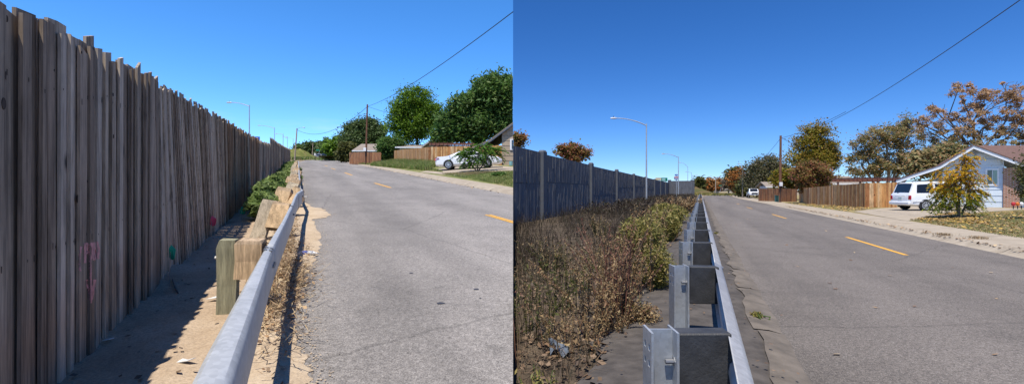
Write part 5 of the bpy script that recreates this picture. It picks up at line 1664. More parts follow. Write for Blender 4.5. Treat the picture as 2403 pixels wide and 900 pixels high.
for i, (tri, n, s) in enumerate([((2132, 517, 2440, 566, 2440, 494), 900, .08), ((2140, 515, 2330, 530, 2260, 496), 1500, .08), ((1840, 476, 1990, 497, 2060, 487), 700, .10)]):
    f = dR(*tri, dz=.05); B = np.array([list(f(rv)) for _ in range(n)])
    tag(npmesh('fallen_leaves', leaf_quads(B, s, rv, 1.4, up=2.5), 4, MAT['f_litter_gold']), kind='stuff')
for (px, py) in [(2215, 552), (2296, 560)]:
    b = GRy(px, py)
    B = np.array([list(b + Vector((rv.normal() * .12, rv.normal() * .15, .01))) for _ in range(140)])
    V = blades(B, .09, .012, rv, .8)[0]
    tag(npmesh('walk_tuft', V, 4, MAT['f_straw']), kind='stuff')
B = np.array([list(on_right(7.75 + abs(rv.normal()) * .12, Y) + Vector((0, 0, .03))) for Y in rv.uniform(10, 45, 500)])
tag(npmesh('kerb_leaves', leaf_quads(B, .06, rv, 1.5, up=2.5), 4, MAT['f_litter']), kind='stuff')
B = np.array([list(RQ(rv.uniform(.95, 6.5), Y, .018)) for Y in rv.uniform(3, 30, 70)])
tag(npmesh('road_leaves', leaf_quads(B, .05, rv, 1.5, up=4), 4, MAT['f_litter']), kind='stuff')
B = np.array([list(kq(Y, 8.0 + rv.normal() * .1, .03)) for Y in rv.uniform(19, 60, 260)])
tag(npmesh('kerb_leaves', clip_quads(leaf_quads(B, .06, rv, 1.5, up=2.5), 4, -1), 4, MAT['f_litter']), kind='stuff')

# ------------------------------------------------------------------ trees, left street
Y = 70
tree('maple_tree', 'tall bright green maple behind the cedar fence, left of the huge dark tree', 'tree', at(980, Y),
     [lob(978, 232, 36, 26, Y), lob(945, 258, 30, 22, Y), lob(1010, 262, 30, 22, Y), lob(940, 290, 30, 24, Y), lob(985, 290, 40, 30, Y), lob(1022, 284, 18, 22, Y), lob(965, 318, 36, 18, Y)],
     'f_maple', 230, 160, .185, 1.05, trunk=.3, seed=1, elong=1.25, shell=.75, limbs=40)
Y = 58
tree('ailanthus_tree', 'huge dark green tree crown reaching above the tan house roof', 'tree', at(1130, Y),
     [lob(1150, 225, 50, 40, Y), lob(1100, 255, 42, 34, Y), lob(1190, 225, 40, 48, Y), lob(1070, 295, 38, 34, Y), lob(1125, 295, 52, 40, Y), lob(1185, 285, 45, 40, Y), lob(1040, 312, 24, 20, Y), lob(1168, 196, 28, 16, Y), lob(1220, 210, 36, 34, Y)],
     'f_dark', 340, 170, .19, 1.0, trunk=.35, seed=2, elong=3.0, droop=.8, side=-1, shell=.75, limbs=40)
Y = 100
tree('elm_tree', 'broad round dull green tree behind the brown utility pole', 'tree', at(852, Y),
     [lob(855, 300, 36, 22, Y), lob(828, 318, 26, 24, Y), lob(880, 316, 28, 24, Y), lob(852, 330, 46, 22, Y)], 'f_dull', 180, 130, .27, 1.5, trunk=.4, seed=3, elong=1.6, shell=.75)
Y = 122
tree('green_tree', 'bright mid green tree left of the broad round one', 'tree', at(790, Y), [lob(790, 334, 16, 18, Y), lob(782, 350, 16, 16, Y), lob(800, 352, 14, 16, Y), lob(790, 366, 13, 8, Y)], 'f_maple', 80, 45, .45, 1.1, trunk=.3, seed=4, shell=.7)
Y = 88
tree('olive_bush', 'dense olive green bush at the roadside before the short far fence', 'bush', at(812, Y), [lob(816, 351, 22, 17, Y), lob(803, 360, 14, 14, Y), lob(830, 358, 12, 12, Y), lob(814, 370, 20, 8, Y)], 'f_olive', 90, 50, .3, .8, trunk=.15, seed=5, shell=.75)
for k, (px, py, rx, ry, Y, m_, lab) in enumerate([(762, 341, 11, 15, 178, 'f_dull', 'grey green far tree above the cream building'), (724, 347, 12, 12, 185, 'f_dull', 'far dull green tree left of the street name sign'), (773, 344, 9, 16, 150, 'f_dark', 'dark far tree right of the traffic light'), (740, 343, 9, 9, 200, 'f_dark', 'farthest dark tree behind the green street sign'), (701, 348, 7, 8, 190, 'f_dark', 'small dark tree behind the grass hill'), (753, 346, 9, 10, 210, 'f_olive', 'farthest olive tree behind the traffic light')]):
    tree('street_tree', lab, 'tree', (P(px, 0, Y).x, Y, zc), [lob(px, py, rx, ry, Y), lob(px + 5, py + 6, rx * .7, ry * .8, Y), lob(px - 5, py + 7, rx * .7, ry * .8, Y)], m_, 50, 40, .6, 1.5, trunk=.3, seed=10 + k, limbs=10, shell=.7, group='trees at the crest of the street')
Y = 67
tree('vine_bush', 'dark green bush spilling over the gap between the two cedar fences', 'bush', at(918, Y), [lob(918, 338, 24, 16, Y), lob(905, 350, 16, 16, Y), lob(935, 350, 20, 14, Y), lob(905, 366, 12, 12, Y)], 'f_dark', 110, 80, .18, .7, trunk=.12, seed=20, shell=.7)
b = GLy(922, 379)
shrub('fence_vine', 'leafy green vine climbing the end of the pale cedar fence', 'vine', b, [(P(922, 368, b.y), (.5, .4, .7)), (P(918, 358, b.y), (.5, .4, .5))], 'f_dark', 1600, .12, 1.6, 22, 8)
Y = 33
b = ywl(Vector((P(1120, 0, Y).x, Y, 0)), 0)
spray_tree('sapling', 'small feathery green sapling on the lawn in front of the white sedan', 'sapling', b, [lob(1125, 350, 34, 17, Y), lob(1095, 360, 24, 14, Y), lob(1152, 352, 26, 14, Y), lob(1118, 374, 32, 12, Y), lob(1098, 384, 16, 8, Y)], 'f_sapling', 230, 14, .6, .065, trunk=.05, seed=23, droop=.45, side=-1)
b = ywl(Vector((P(1172, 0, 27).x, 27, 0)), 0)
shrub('lawn_weed', 'low dark weed on the lawn right of the feathery sapling', 'weed', b, [(b + Vector((0, 0, .1)), (.5, .4, .12))], 'f_dark', 500, .08, 2.2, 24, 5)
# distant wood behind everything on the left
pts = np.array([[P(px, 0, 330).x, 330 + rv.normal() * 8, zc + abs(rv.normal()) * 5] for px in rv.uniform(560, 1180, 3000)])
tag(npmesh('far_wood', leaf_quads(pts, 2.2, rv, 1.4), 4, MAT['f_dull']), kind='stuff')

# ------------------------------------------------------------------ trees, right street
Y = 64
tree('maple_tree', 'tall half turned green and gold maple right of the brown utility pole', 'tree', ar(1905, Y),
     [lob(1915, 312, 26, 20, Y), lob(1888, 340, 24, 22, Y), lob(1930, 345, 26, 24, Y), lob(1878, 372, 24, 20, Y), lob(1915, 375, 40, 24, Y), lob(1950, 375, 16, 22, Y)], 'f_turn', 160, 140, .17, .95, trunk=.3, seed=31, elong=1.25, shell=.75, limbs=40)
Y = 53
tree('vine_bush', 'reddish brown bush overhanging the orange cedar fence below the maple', 'bush', ar(1905, Y), [lob(1905, 400, 40, 22, Y), lob(1880, 418, 26, 24, Y), lob(1935, 410, 26, 20, Y), lob(1893, 438, 17, 16, Y), lob(1915, 428, 26, 18, Y)], 'f_vine', 150, 95, .13, .55, trunk=.12, seed=32, shell=.6, bare=14)
Y = 68
tree('green_bush', 'green leafy bush between the utility pole and the reddish vine bush', 'bush', ar(1848, Y), [lob(1848, 415, 26, 20, Y), lob(1865, 425, 22, 18, Y), lob(1832, 428, 14, 14, Y)], 'f_turn', 90, 45, .28, .8, trunk=.14, seed=33, shell=.65)
Y = 100
tree('elm_tree', 'broad grey green tree behind the brown pole on the level street', 'tree', ar(1800, Y), [lob(1800, 388, 36, 22, Y), lob(1775, 405, 26, 26, Y), lob(1828, 404, 26, 26, Y), lob(1790, 428, 44, 24, Y)], 'f_elm', 150, 110, .22, 1.4, trunk=.4, seed=34, shell=.65, bare=60)
Y = 135
tree('orange_tree', 'rusty orange roadside tree left of the pale lamp pole', 'tree', ar(1733, Y), [lob(1733, 415, 14, 18, Y), lob(1740, 432, 16, 18, Y), lob(1725, 432, 10, 16, Y)], 'f_orange', 70, 45, .5, 1.2, trunk=.25, seed=35, shell=.6, bare=8)
Y = 112
tree('olive_bush', 'dense olive bush behind the pale lamp pole', 'bush', ar(1752, Y), [lob(1752, 440, 16, 18, Y), lob(1765, 436, 14, 18, Y), lob(1738, 449, 8, 10, Y)], 'f_olive', 70, 45, .4, 1.0, trunk=.2, seed=36, shell=.7)
for k, (px, py, rx, ry, Y, m_, lab) in enumerate([(1710, 425, 14, 16, 240, 'f_greybrown', 'grey brown half bare far tree'), (1666, 430, 10, 14, 235, 'f_orange', 'rusty dark far tree beside the hill'), (1683, 431, 10, 13, 300, 'f_orange', 'far orange tree behind the green street sign'), (1640, 428, 8, 12, 200, 'f_olive', 'dark olive tree right of the end wall'), (1722, 406, 12, 10, 175, 'f_olive', 'olive crown over the rusty orange tree'), (1700, 438, 12, 8, 340, 'f_greybrown', 'low far brown tree over the cream building'), (1658, 440, 8, 9, 260, 'f_olive', 'small dark olive tree on the dry hill')]):
    tree('street_tree', lab, 'tree', (P(px, 0, Y).x, Y, 0), [lob(px, py, rx, ry, Y), lob(px + 5, py + 6, rx * .7, ry * .8, Y), lob(px - 5, py + 7, rx * .7, ry * .8, Y)], m_, 50, 40, .7, 1.7, trunk=.3, seed=50 + k, limbs=14, shell=.6, bare=6, group='trees at the far end of the level street')
Y = 62
tree('poplar_tree', 'tall mixed green and tan trees with pale trunks behind the pergola', 'tree', ar(2085, Y),
     [lob(2030, 340, 34, 36, Y), lob(2080, 320, 36, 38, Y), lob(2130, 335, 36, 46, Y), lob(2025, 385, 38, 34, Y), lob(2085, 385, 44, 36, Y), lob(2150, 385, 40, 34, Y), lob(2120, 295, 20, 22, Y)],
     'f_mixed', 165, 95, .14, .85, bark='bark_pale', trunk=.17, seed=61, elong=2.4, shell=.55, limbs=130, bare=90, stems=7, trunk_top=5.0)
Y = 54
tree('rust_tree', 'big spreading rusty orange tree behind the blue house roof', 'tree', ar(2290, Y),
     [lob(2255, 225, 40, 26, Y), lob(2310, 235, 40, 28, Y), lob(2370, 225, 44, 30, Y), lob(2200, 265, 40, 24, Y), lob(2270, 275, 44, 30, Y), lob(2340, 280, 46, 32, Y), lob(2410, 270, 46, 36, Y), lob(2180, 310, 36, 26, Y), lob(2240, 325, 46, 32, Y), lob(2330, 325, 46, 26, Y), lob(2420, 325, 46, 26, Y), lob(2190, 360, 40, 28, Y), lob(2155, 290, 22, 16, Y), lob(2250, 207, 24, 14, Y), lob(2360, 200, 18, 10, Y)],
     'f_rust', 320, 85, .125, .42, trunk=.22, seed=62, elong=1.4, shell=.6, limbs=110, bare=34, mats2=('f_mixed', 8.0, 1.3), twig=.03, bark='bark')
Y = 48
tree('olive_tree', 'dense olive tree low behind the blue house carport', 'tree', ar(2190, Y), [lob(2195, 375, 36, 26, Y), lob(2160, 385, 30, 26, Y), lob(2225, 360, 30, 22, Y)], 'f_mixed', 110, 80, .18, .75, trunk=.18, seed=63, elong=2.2, shell=.6, bare=20)
Y = 23
b = ywr(Vector((ar(2250, Y).x, Y, 0)), 0)
spray_tree('sapling', 'feathery golden yellow sapling on the lawn in front of the blue house', 'sapling', b,
           [lob(2265, 378, 22, 26, Y), lob(2240, 410, 44, 24, Y), lob(2275, 420, 30, 26, Y), lob(2218, 438, 30, 18, Y), lob(2285, 450, 22, 20, Y), lob(2240, 455, 46, 22, Y), lob(2215, 478, 32, 14, Y), lob(2275, 480, 22, 12, Y)], 'f_gold', 420, 14, .44, .046, trunk=.06, seed=64, droop=.75, low=('f_green_low', 1.45, .35))
Y = 21
b = ywr(Vector((ar(2412, Y).x, Y, 0)), 0)
tree('twiggy_shrub', 'dark twiggy shrub at the right edge before the olive door', 'shrub', b, [lob(2405, 400, 22, 26, Y), lob(2415, 445, 30, 28, Y), lob(2420, 370, 22, 18, Y)], 'f_olive', 90, 22, .06, .35, trunk=.05, seed=65, shell=.4, limbs=60, bare=50, twig=.006)
# trees beyond the sound wall
Y = 70
tree('red_tree', 'reddish tree crown over the left end of the sound wall', 'tree', ar(1212, Y), [lob(1205, 322, 20, 15, Y), lob(1222, 326, 16, 9, Y), lob(1208, 338, 22, 10, Y)], 'f_vine', 80, 36, .22, .7, trunk=.2, seed=66, side=1, bare=12, shell=.4)
Y = 75
tree('russet_tree', 'russet tree crown showing above the sound wall between its first two posts', 'tree', ar(1345, Y), [lob(1345, 350, 26, 14, Y), lob(1322, 354, 20, 13, Y), lob(1368, 357, 18, 12, Y), lob(1345, 370, 30, 12, Y)], 'f_vine', 120, 34, .25, .8, trunk=.22, seed=67, bare=22, shell=.4, limbs=40)
pts = np.array([[P(px, 0, 420).x, 420 + rv.normal() * 10, abs(rv.normal()) * 4.5] for px in rv.uniform(1615, 3000, 4000)])
tag(npmesh('far_wood', leaf_quads(pts, 2.4, rv, 1.4), 4, MAT['f_greybrown']), kind='stuff')
# shrubs and grass on the hills
for k, (px, Y, n) in enumerate([(1652, 150, 500), (1668, 170, 500)]):
    c = ar(px, Y); B = np.array([[c.x + rv.normal() * 4, Y + rv.normal() * 14, .2] for _ in range(n)])
    tag(npmesh('hill_grass', blades(B, .7, .25, rv, .4)[0], 4, MAT['f_goldweed']), kind='stuff')
for px, Y, n, sx in [(704, 120, 700, 1.3), (706, 130, 300, .8), (806, 122, 900, 2.0)]:
    c = at(px, Y); B = np.array([[c.x + rv.normal() * sx, Y + rv.normal() * 5, c.z + .0] for _ in range(n)])
    B[:, 2] = [gz(y) + .1 for y in B[:, 1]]
    tag(npmesh('hill_grass', blades(B, .8, .2, rv, .4)[0], 4, MAT['f_grass']), kind='stuff')
# ------------------------------------------------------------------ cars (local: x forward, origin on the ground at the rear)
def car(name, label, cat, stations, hw, wheels, wr, paint='white_paint', side_win=(), top_win=(), spokes=10, rear=True, plate=True, rack=False, pickup=False, group=None):
    root = thing(name, label, cat, (0, 0, 0), group)
    pm = MAT[paint]
    def st(x):
        for a, b in zip(stations, stations[1:]):
            if x <= b[0]:
                t = max(0, (x - a[0]) / (b[0] - a[0])); return [u + (v - u) * t for u, v in zip(a, b)]
        return list(stations[-1])
    def ring(x):
        _, zb, zl, zt, wf, tf = st(x); w = hw * wf; wt = hw * tf
        return [(0, zb), (w * .86, zb), (w * .985, zb + .10), (w, zb + (zl - zb) * .6), (w * .975, zl), (wt, zt - .05 * (zt - zl > .1) - .004), (wt * .86, zt), (0, zt + .012)]
    xs = [s[0] for s in stations]; dense = sorted(set(xs + [(a + b) / 2 for a, b in zip(xs, xs[1:])]))
    body = MB(); rows = []
    for x in dense:
        r = ring(x); rows.append([(x, y, z) for y, z in r] + [(x, -y, z) for y, z in r[::-1][1:-1]])
    rows = [r + [r[0]] for r in rows]
    n = len(rows[0]) - 1
    vs = [p for r in rows for p in r[:-1]]
    fs = [(j * n + i, j * n + (i + 1) % n, (j + 1) * n + (i + 1) % n, (j + 1) * n + i) for j in range(len(rows) - 1) for i in range(n)]
    fs += [tuple(range(n))[::-1], tuple((len(rows) - 1) * n + i for i in range(n))]
    body.add(vs, fs)
    b = body.build('body', pm, root, smooth=True, local=True)
    def side(x, t, s, off=.008):
        r = ring(x); (y0, z0), (y1, z1) = r[4], r[5]
        return Vector((x, s * (y0 + (y1 - y0) * t + off), z0 + (z1 - z0) * t + off * .4))
    for (xa, xb, sl0, sl1) in side_win:       # side glass, both flanks
        for s in (-1, 1):
            lo = [side(xa + (xb - xa) * i / 6, .10, s) for i in range(7)]
            hi = [side(xa + sl0 + (xb - sl1 - xa - sl0) * i / 6, .86, s) for i in range(7)]
            MB().strip(lo, hi).build('side_window', MAT['glass'], root, local=True)
    for (xa, xb) in top_win:                  # windscreen / rear glass
        rows = []
        for i in range(5):
            x = xa + (xb - xa) * i / 4; r = ring(x); w = r[6][0] * .97; z = r[6][1]
            sgn = -1 if st(xb)[3] > st(xa)[3] else 1
            rows.append([Vector((x + sgn * .012, w * k / 3, z + .012 + .012 * (1 - abs(k) / 3))) for k in range(-3, 4)])
        MB().grid(rows).build('windscreen' if st(xa)[3] > st(xb)[3] else 'rear_window', MAT['glass'], root, local=True)
    for x in wheels:
        for s in (-1, 1):
            y = s * (hw * st(x)[4] - .10)
            arch = MB(); k = 16
            pts = [(x + math.cos(a) * wr * 1.17, s * (hw * st(x)[4] + .004), wr + math.sin(a) * wr * 1.17) for a in [math.pi * (-.12 + 1.24 * i / k) for i in range(k + 1)]]
            arch.add(pts + [(p[0], p[1] - s * .03, p[2]) for p in pts], [tuple(range(k + 1))] + [(i, i + 1, k + 2 + i, k + 1 + i) for i in range(k)])
            arch.build('wheel_arch', MAT['trim'], root, local=True)
            wh = thing_part('wheel', root)
            ty = MB(); prof = [(-.10, wr * .70), (-.11, wr * .92), (-.08, wr), (.08, wr), (.12, wr * .93), (.115, wr * .70)]
            rows = []
            for yy, rr in prof: rows.append([(x + math.cos(a) * rr, y + s * yy, wr + math.sin(a) * rr) for a in [2 * math.pi * i / 24 for i in range(25)]])
            tyre = MB().grid(rows).build('wheel', MAT['tyre'], root, local=True, smooth=True)
            bpy.data.objects.remove(wh)
            rm = MB(); R_ = wr * .70
            disc = [(x + math.cos(a) * R_, y + s * .085, wr + math.sin(a) * R_) for a in [2 * math.pi * i / 24 for i in range(24)]]
            rm.add(disc, [tuple(range(24))])
            MBd = rm.build('brake_disc', MAT['trim'], tyre, local=True)
            rr = MB(); rows = []
            for yy, q in ((.09, R_ * 1.0), (.122, R_ * .99), (.122, R_ * .88), (.09, R_ * .86)): rows.append([(x + math.cos(a) * q, y + s * yy, wr + math.sin(a) * q) for a in [2 * math.pi * i / 24 for i in range(25)]])
            rr.grid(rows)
            for i in range(spokes):
                a = 2 * math.pi * i / spokes; m = Matrix.Rotation(-a, 3, 'Y')
                rr.box(Vector((x, y + s * .108, wr)) + m @ Vector((R_ * .5, 0, 0)), (R_ * .9, .022, R_ * .13), mtx=m)
            rr.tube([(x, y + s * .09, wr), (x, y + s * .128, wr)], R_ * .2, 10)
            rr.build('rim', MAT['rim'], tyre, local=True)
    return root, b, st, ring, side


def thing_part(name, root):
    o = bpy.data.objects.new(name, None); COL.objects.link(o); return o


def put(root, rear, a, yw, x0, x1):
    h = Vector((math.cos(a), math.sin(a), 0))
    p0, p1 = yw(Vector(rear) + h * x0, .014), yw(Vector(rear) + h * x1, .014)
    pitch = math.atan2(p1.z - p0.z, x1 - x0)
    root.location = (rear[0], rear[1], p0.z - math.tan(pitch) * x0)
    root.rotation_euler = (0, -pitch, a)


# white sedan on the left driveway
S_ = [(0, .40, .60, .62, .80, .70), (.05, .30, .82, .86, .90, .80), (.18, .27, .95, .99, .95, .82), (.95, .24, .99, 1.02, 1.0, .80), (1.25, .22, .985, 1.12, 1.0, .76), (1.95, .20, .97, 1.37, 1.0, .68), (2.45, .20, .96, 1.42, 1.0, .67), (2.95, .20, .95, 1.38, 1.0, .68), (3.35, .20, .94, 1.22, 1.0, .73), (3.85, .20, .92, .97, 1.0, .80), (4.5, .22, .84, .88, .98, .80), (4.95, .25, .70, .74, .90, .74), (5.12, .32, .58, .60, .78, .64), (5.16, .38, .50, .52, .72, .6)]
root, b, st, ring, side = car('sedan', 'white four door sedan parked on the driveway behind the green sapling', 'car', S_, .93, (1.02, 3.98), .335,
                              side_win=[(1.42, 1.90, .40, .02), (1.94, 2.62, .10, .0), (2.66, 3.62, .0, .52)], top_win=[(1.05, 1.92), (3.0, 3.80)])
for s in (-1, 1):
    MB().prism([(-.004, s * .52, .70), (-.004, s * .80, .70), (.10, s * .872, .74), (.36, s * .915, .86), (.12, s * .875, .93), (.02, s * .66, .90), (.0, s * .52, .86)], (-.02, s * .018, .004)).build('tail_light', MAT['red_lens'], root, local=True)
    MB().prism([(5.0, s * .62, .60), (4.72, s * .86, .66), (4.60, s * .885, .76), (4.86, s * .66, .76)], (.03, s * .03, .012)).build('headlight', MAT['clear_lens'], root, local=True)
    MB().box((1.02 + 2.1, s * .925, .80), (.15, .03, .03)).build('door_handle', MAT['chrome'], root, local=True)
    MB().box((1.02 + 1.05, s * .925, .83), (.15, .03, .03)).build('door_handle', MAT['chrome'], root, local=True)
    MB().box((3.48, s * 1.0, 1.0), (.12, .16, .12)).build('mirror', MAT['white_paint'], root, local=True, bevel=.03)
    for x in (1.92, 2.64, 3.55):
        MB().box((x, s * .931, .62), (.012, .012, .56)).build('door_seam', MAT['trim'], root, local=True)
    MB().box((2.5, s * .925, .34), (2.2, .02, .03)).build('side_moulding', MAT['trim'], root, local=True)
MB().box((-.01, 0, .72), (.02, .5, .14)).build('licence_plate', MAT['plate'], root, local=True)
MB().box((.02, 0, .33), (.06, 1.3, .10)).build('bumper_insert', MAT['trim'], root, local=True)
put(root, (P(1021, 0, 36).x, 36.93, 0), R(1), ywl, 1.02, 3.98)

# white minivan on the right driveway
V_ = [(0, .40, .95, .97, .93, .86), (.03, .34, 1.02, 1.05, .96, .88), (.10, .32, 1.05, 1.20, .975, .85), (.30, .30, 1.06, 1.74, .99, .80), (.50, .28, 1.06, 1.82, 1.0, .80), (1.5, .26, 1.05, 1.86, 1.0, .80), (2.6, .25, 1.03, 1.84, 1.0, .80), (3.0, .25, 1.01, 1.70, 1.0, .78), (3.7, .25, .98, 1.06, 1.0, .82), (4.15, .28, .84, .88, .96, .78), (4.4, .34, .66, .68, .86, .68)]
root, b, st, ring, side = car('minivan', 'white minivan with dark windows parked before the orange cedar fence', 'van', V_, .97, (.86, 3.55), .335,
                              side_win=[(.36, 1.42, .10, .06), (1.50, 2.48, .0, .0), (2.54, 3.35, .0, .40)], top_win=[(.08, .295), (3.02, 3.66)], spokes=9)
for s in (-1, 1):
    MB().prism([(-.012, s * .70, .70), (-.012, s * .925, .70), (-.008, s * .93, .98), (-.008, s * .72, .98)], (.06, s * .018, 0)).build('tail_light', MAT['red_lens'], root, local=True, bevel=.02)
    MB().box((3.02, s * 1.07, 1.10), (.12, .2, .16)).build('mirror', MAT['white_paint'], root, local=True, bevel=.03)
    MB().tube([(.5, s * .62, 1.86), (.6, s * .62, 1.91), (2.4, s * .62, 1.91), (2.5, s * .62, 1.86)], .02, 6).build('roof_rail', MAT['trim'], root, local=True)
    for x in (1.46, 2.52):
        MB().box((x, s * .968, .66), (.012, .012, .66)).build('door_seam', MAT['trim'], root, local=True)
    MB().box((1.7, s * .973, .60), (3.2, .02, .05)).build('side_moulding', MAT['white_trim'], root, local=True)
    MB().box((2.35, s * .97, .92), (.16, .03, .04)).build('door_handle', MAT['trim'], root, local=True)
MB().box((-.05, 0, .48), (.16, 1.86, .22)).build('bumper', MAT['white_paint'], root, local=True, bevel=.05)
MB().box((-.02, 0, .78), (.02, .34, .17)).build('licence_plate', MAT['plate'], root, local=True)
MB().box((-.01, 0, .96), (.03, .95, .04)).build('tailgate_trim', MAT['white_trim'], root, local=True)
MB().tube([(.12, 0, 1.16), (.05, .35, 1.14)], .012, 5).build('wiper', MAT['trim'], root, local=True)
put(root, (P(2116, 0, 30.7).x, 30.8, 0), R(-6), ywr, .86, 3.55)

# white pickup facing us far down the right street
K_ = [(0, .55, .95, .97, .95, .86), (.06, .50, 1.05, 1.08, 1.0, .93), (1.75, .45, 1.06, 1.09, 1.0, .93), (1.8, .45, 1.08, 1.12, 1.0, .92), (2.0, .45, 1.12, 1.80, 1.0, .78), (2.8, .42, 1.13, 1.86, 1.0, .77), (3.6, .42, 1.12, 1.80, 1.0, .78), (4.2, .42, 1.12, 1.18, 1.0, .86), (5.2, .45, 1.10, 1.14, .98, .86), (5.4, .5, 1.02, 1.06, .95, .84), (5.48, .55, .9, .92, .92, .8)]
root, b, st, ring, side = car('pickup_truck', 'white pickup truck facing the viewer beside the end of the red brown fence', 'pickup', K_, 1.0, (1.0, 4.6), .40, side_win=[(2.1, 2.9, .08, .0), (2.95, 4.0, .0, .42)], top_win=[(3.62, 4.16)], spokes=6)
MB().box((5.47, 0, .88), (.06, 1.1, .34)).build('grille', MAT['trim'], root, local=True)
MB().box((5.5, 0, .88), (.03, 1.14, .06)).build('grille_bar', MAT['chrome'], root, local=True)
MB().box((5.5, 0, .55), (.12, 1.86, .20)).build('bumper', MAT['chrome'], root, local=True, bevel=.03)
for s in (-1, 1):
    MB().box((5.43, s * .74, .92), (.10, .32, .22)).build('headlight', MAT['clear_lens'], root, local=True, bevel=.02)
    MB().box((3.9, s * 1.13, 1.2), (.12, .22, .22)).build('mirror', MAT['trim'], root, local=True)
MB().box((5.57, 0, .55), (.02, .36, .14)).build('licence_plate', MAT['plate'], root, local=True)
c = GRy(1757, 463.2)
h = R(-111)
front = ar(1771, 93)
put(root, (front.x - 5.4 * math.cos(h), 93 - 5.4 * math.sin(h), 0), h, ywr, 1.0, 4.6)

# two small cars climbing the far crest
H_ = [(0, .40, .85, .87, .90, .82), (.05, .30, .98, 1.02, .97, .85), (.35, .28, 1.0, 1.5, 1.0, .76), (.7, .26, 1.0, 1.62, 1.0, .75), (2.2, .25, .98, 1.62, 1.0, .75), (3.0, .25, .95, 1.05, 1.0, .8), (3.9, .28, .85, .9, .95, .76), (4.2, .4, .62, .64, .82, .64)]
for px, paint, lab in ((747.5, 'cream_paint', 'small grey hatchback far up the climbing street, left of the dark one'), (760.5, 'dark_paint', 'small dark hatchback far up the climbing street at the crest')):
    root, b, st, ring, side = car('hatchback', lab, 'car', H_, .9, (.75, 3.3), .32, paint, side_win=[(.6, 1.6, .1, 0), (1.66, 2.7, 0, .35)], top_win=[(.07, .34)], spokes=5, group='cars at the crest of the climbing street')
    for s in (-1, 1):
        MB().box((.0, s * .72, .84), (.06, .2, .2)).build('tail_light', MAT['red_lens'], root, local=True)
    MB().box((-.01, 0, .6), (.02, .4, .14)).build('licence_plate', MAT['plate'], root, local=True)
    Yc = 140
    put(root, (P(px, 0, Yc).x, Yc, 0), R(100), lambda p, dz: Vector((p.x, p.y, gz(p.y) + dz)), .75, 3.3)
# ------------------------------------------------------------------ sun, sky, camera
HEAD, ELEV = R(19), R(70.3)
D = Vector((math.sin(HEAD) * math.cos(ELEV), math.cos(HEAD) * math.cos(ELEV), -math.sin(ELEV)))
sd = bpy.data.lights.new('sun', 'SUN'); sd.energy = 3.6; sd.angle = R(.53); sd.color = (1.0, .94, .84)
so_ = bpy.data.objects.new('sun', sd); COL.objects.link(so_); so_.rotation_euler = D.to_track_quat('-Z', 'Y').to_euler(); so_.location = (-20, -20, 40)

w = bpy.data.worlds.new('World'); SC.world = w; w.use_nodes = True
nt = w.node_tree; nt.nodes.clear()
o = nt.nodes.new('ShaderNodeOutputWorld'); bg = nt.nodes.new('ShaderNodeBackground'); nt.links.new(bg.outputs[0], o.inputs[0])
sk = nt.nodes.new('ShaderNodeTexSky'); sk.sky_type = 'NISHITA'; sk.sun_disc = False
sk.sun_elevation = ELEV; sk.sun_rotation = math.atan2(-D.x, -D.y); sk.altitude = 3200; sk.air_density = 1.0; sk.dust_density = 0.0; sk.ozone_density = 3.0
hs = nt.nodes.new('ShaderNodeHueSaturation'); hs.inputs['Saturation'].default_value = 1.26; hs.inputs['Hue'].default_value = .5
nt.links.new(sk.outputs[0], hs.inputs['Color'])
# the two days the place was seen on: a brighter hazier sky over the climbing street, a deeper one over the level street
tc = nt.nodes.new('ShaderNodeTexCoord'); sx = nt.nodes.new('ShaderNodeSeparateXYZ'); nt.links.new(tc.outputs['Generated'], sx.inputs[0])
gt = nt.nodes.new('ShaderNodeMath'); gt.operation = 'GREATER_THAN'; gt.inputs[1].default_value = 0.0; nt.links.new(sx.outputs[0], gt.inputs[0])
tint = nt.nodes.new('ShaderNodeMix'); tint.data_type = 'RGBA'; nt.links.new(gt.outputs[0], tint.inputs[0])
tint.inputs[6].default_value = (1.0, 1.10, 1.19, 1); tint.inputs[7].default_value = (.45, .55, .71, 1)
mul = nt.nodes.new('ShaderNodeMix'); mul.data_type = 'RGBA'; mul.blend_type = 'MULTIPLY'; mul.inputs[0].default_value = 1.0
nt.links.new(hs.outputs[0], mul.inputs[6]); nt.links.new(tint.outputs[2], mul.inputs[7])
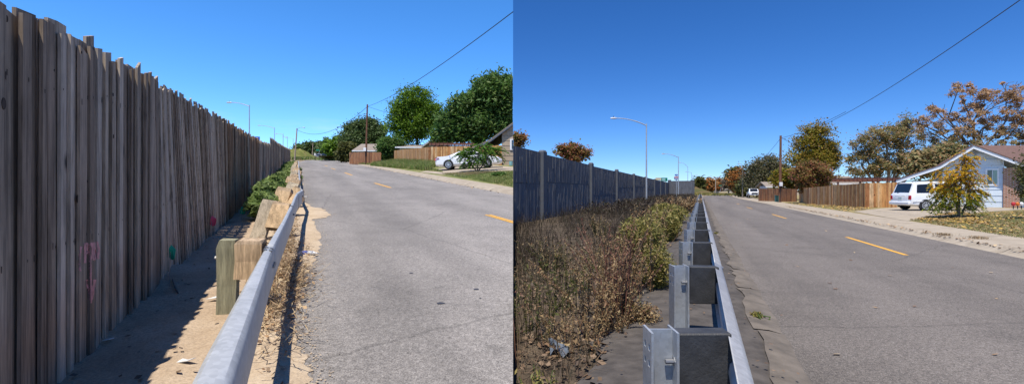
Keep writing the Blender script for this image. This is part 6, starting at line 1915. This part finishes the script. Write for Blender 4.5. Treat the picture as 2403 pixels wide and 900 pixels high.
# a few thin wisps of cloud low over the climbing street
mp_ = nt.nodes.new('ShaderNodeMapping'); mp_.inputs['Scale'].default_value = (3.2, 3.2, 16); nt.links.new(tc.outputs['Generated'], mp_.inputs[0])
cn = nt.nodes.new('ShaderNodeTexNoise'); cn.inputs['Scale'].default_value = 2.2; cn.inputs['Detail'].default_value = 7; cn.inputs['Roughness'].default_value = .6; nt.links.new(mp_.outputs[0], cn.inputs[0])
cr = nt.nodes.new('ShaderNodeValToRGB'); cr.color_ramp.elements[0].position = .54; cr.color_ramp.elements[1].position = .78; nt.links.new(cn.outputs[0], cr.inputs[0])
zr = nt.nodes.new('ShaderNodeValToRGB'); e0 = zr.color_ramp.elements; e0[0].position = .03; e0[0].color = (1, 1, 1, 1); e0[1].position = .17; e0[1].color = (0, 0, 0, 1); nt.links.new(sx.outputs[2], zr.inputs[0])
inv = nt.nodes.new('ShaderNodeMath'); inv.operation = 'SUBTRACT'; inv.inputs[0].default_value = 1.0; nt.links.new(gt.outputs[0], inv.inputs[1])
m1 = nt.nodes.new('ShaderNodeMath'); m1.operation = 'MULTIPLY'; nt.links.new(cr.outputs[0], m1.inputs[0]); nt.links.new(zr.outputs[0], m1.inputs[1])
m2 = nt.nodes.new('ShaderNodeMath'); m2.operation = 'MULTIPLY'; nt.links.new(m1.outputs[0], m2.inputs[0]); nt.links.new(inv.outputs[0], m2.inputs[1])
m3 = nt.nodes.new('ShaderNodeMath'); m3.operation = 'MULTIPLY'; m3.inputs[1].default_value = .5; nt.links.new(m2.outputs[0], m3.inputs[0])
cm = nt.nodes.new('ShaderNodeMix'); cm.data_type = 'RGBA'; nt.links.new(m3.outputs[0], cm.inputs[0]); nt.links.new(mul.outputs[2], cm.inputs[6]); cm.inputs[7].default_value = (4.2, 4.4, 4.6, 1)
nt.links.new(cm.outputs[2], bg.inputs[0])
bg.inputs[1].default_value = .125

cd = bpy.data.cameras.new('camera'); cam = bpy.data.objects.new('camera', cd); COL.objects.link(cam)
cam.location = (0, 0, EYE); cam.rotation_euler = (R(90), 0, 0)
cd.sensor_width = 36; cd.sensor_fit = 'HORIZONTAL'; cd.lens = 36 * F / 2403
cd.shift_x = (1201.5 - CX) / 2403; cd.shift_y = (CY - 450) / 2403
cd.clip_start = .05; cd.clip_end = 6000
SC.camera = cam
SC.view_settings.view_transform = 'Standard'; SC.view_settings.look = 'None'; SC.view_settings.exposure = 0.85; SC.view_settings.gamma = 1.0
SC.view_settings.use_curve_mapping = False
SC.render.film_transparent = False
SC.cycles.max_bounces = 6; SC.cycles.diffuse_bounces = 3; SC.cycles.transparent_max_bounces = 4
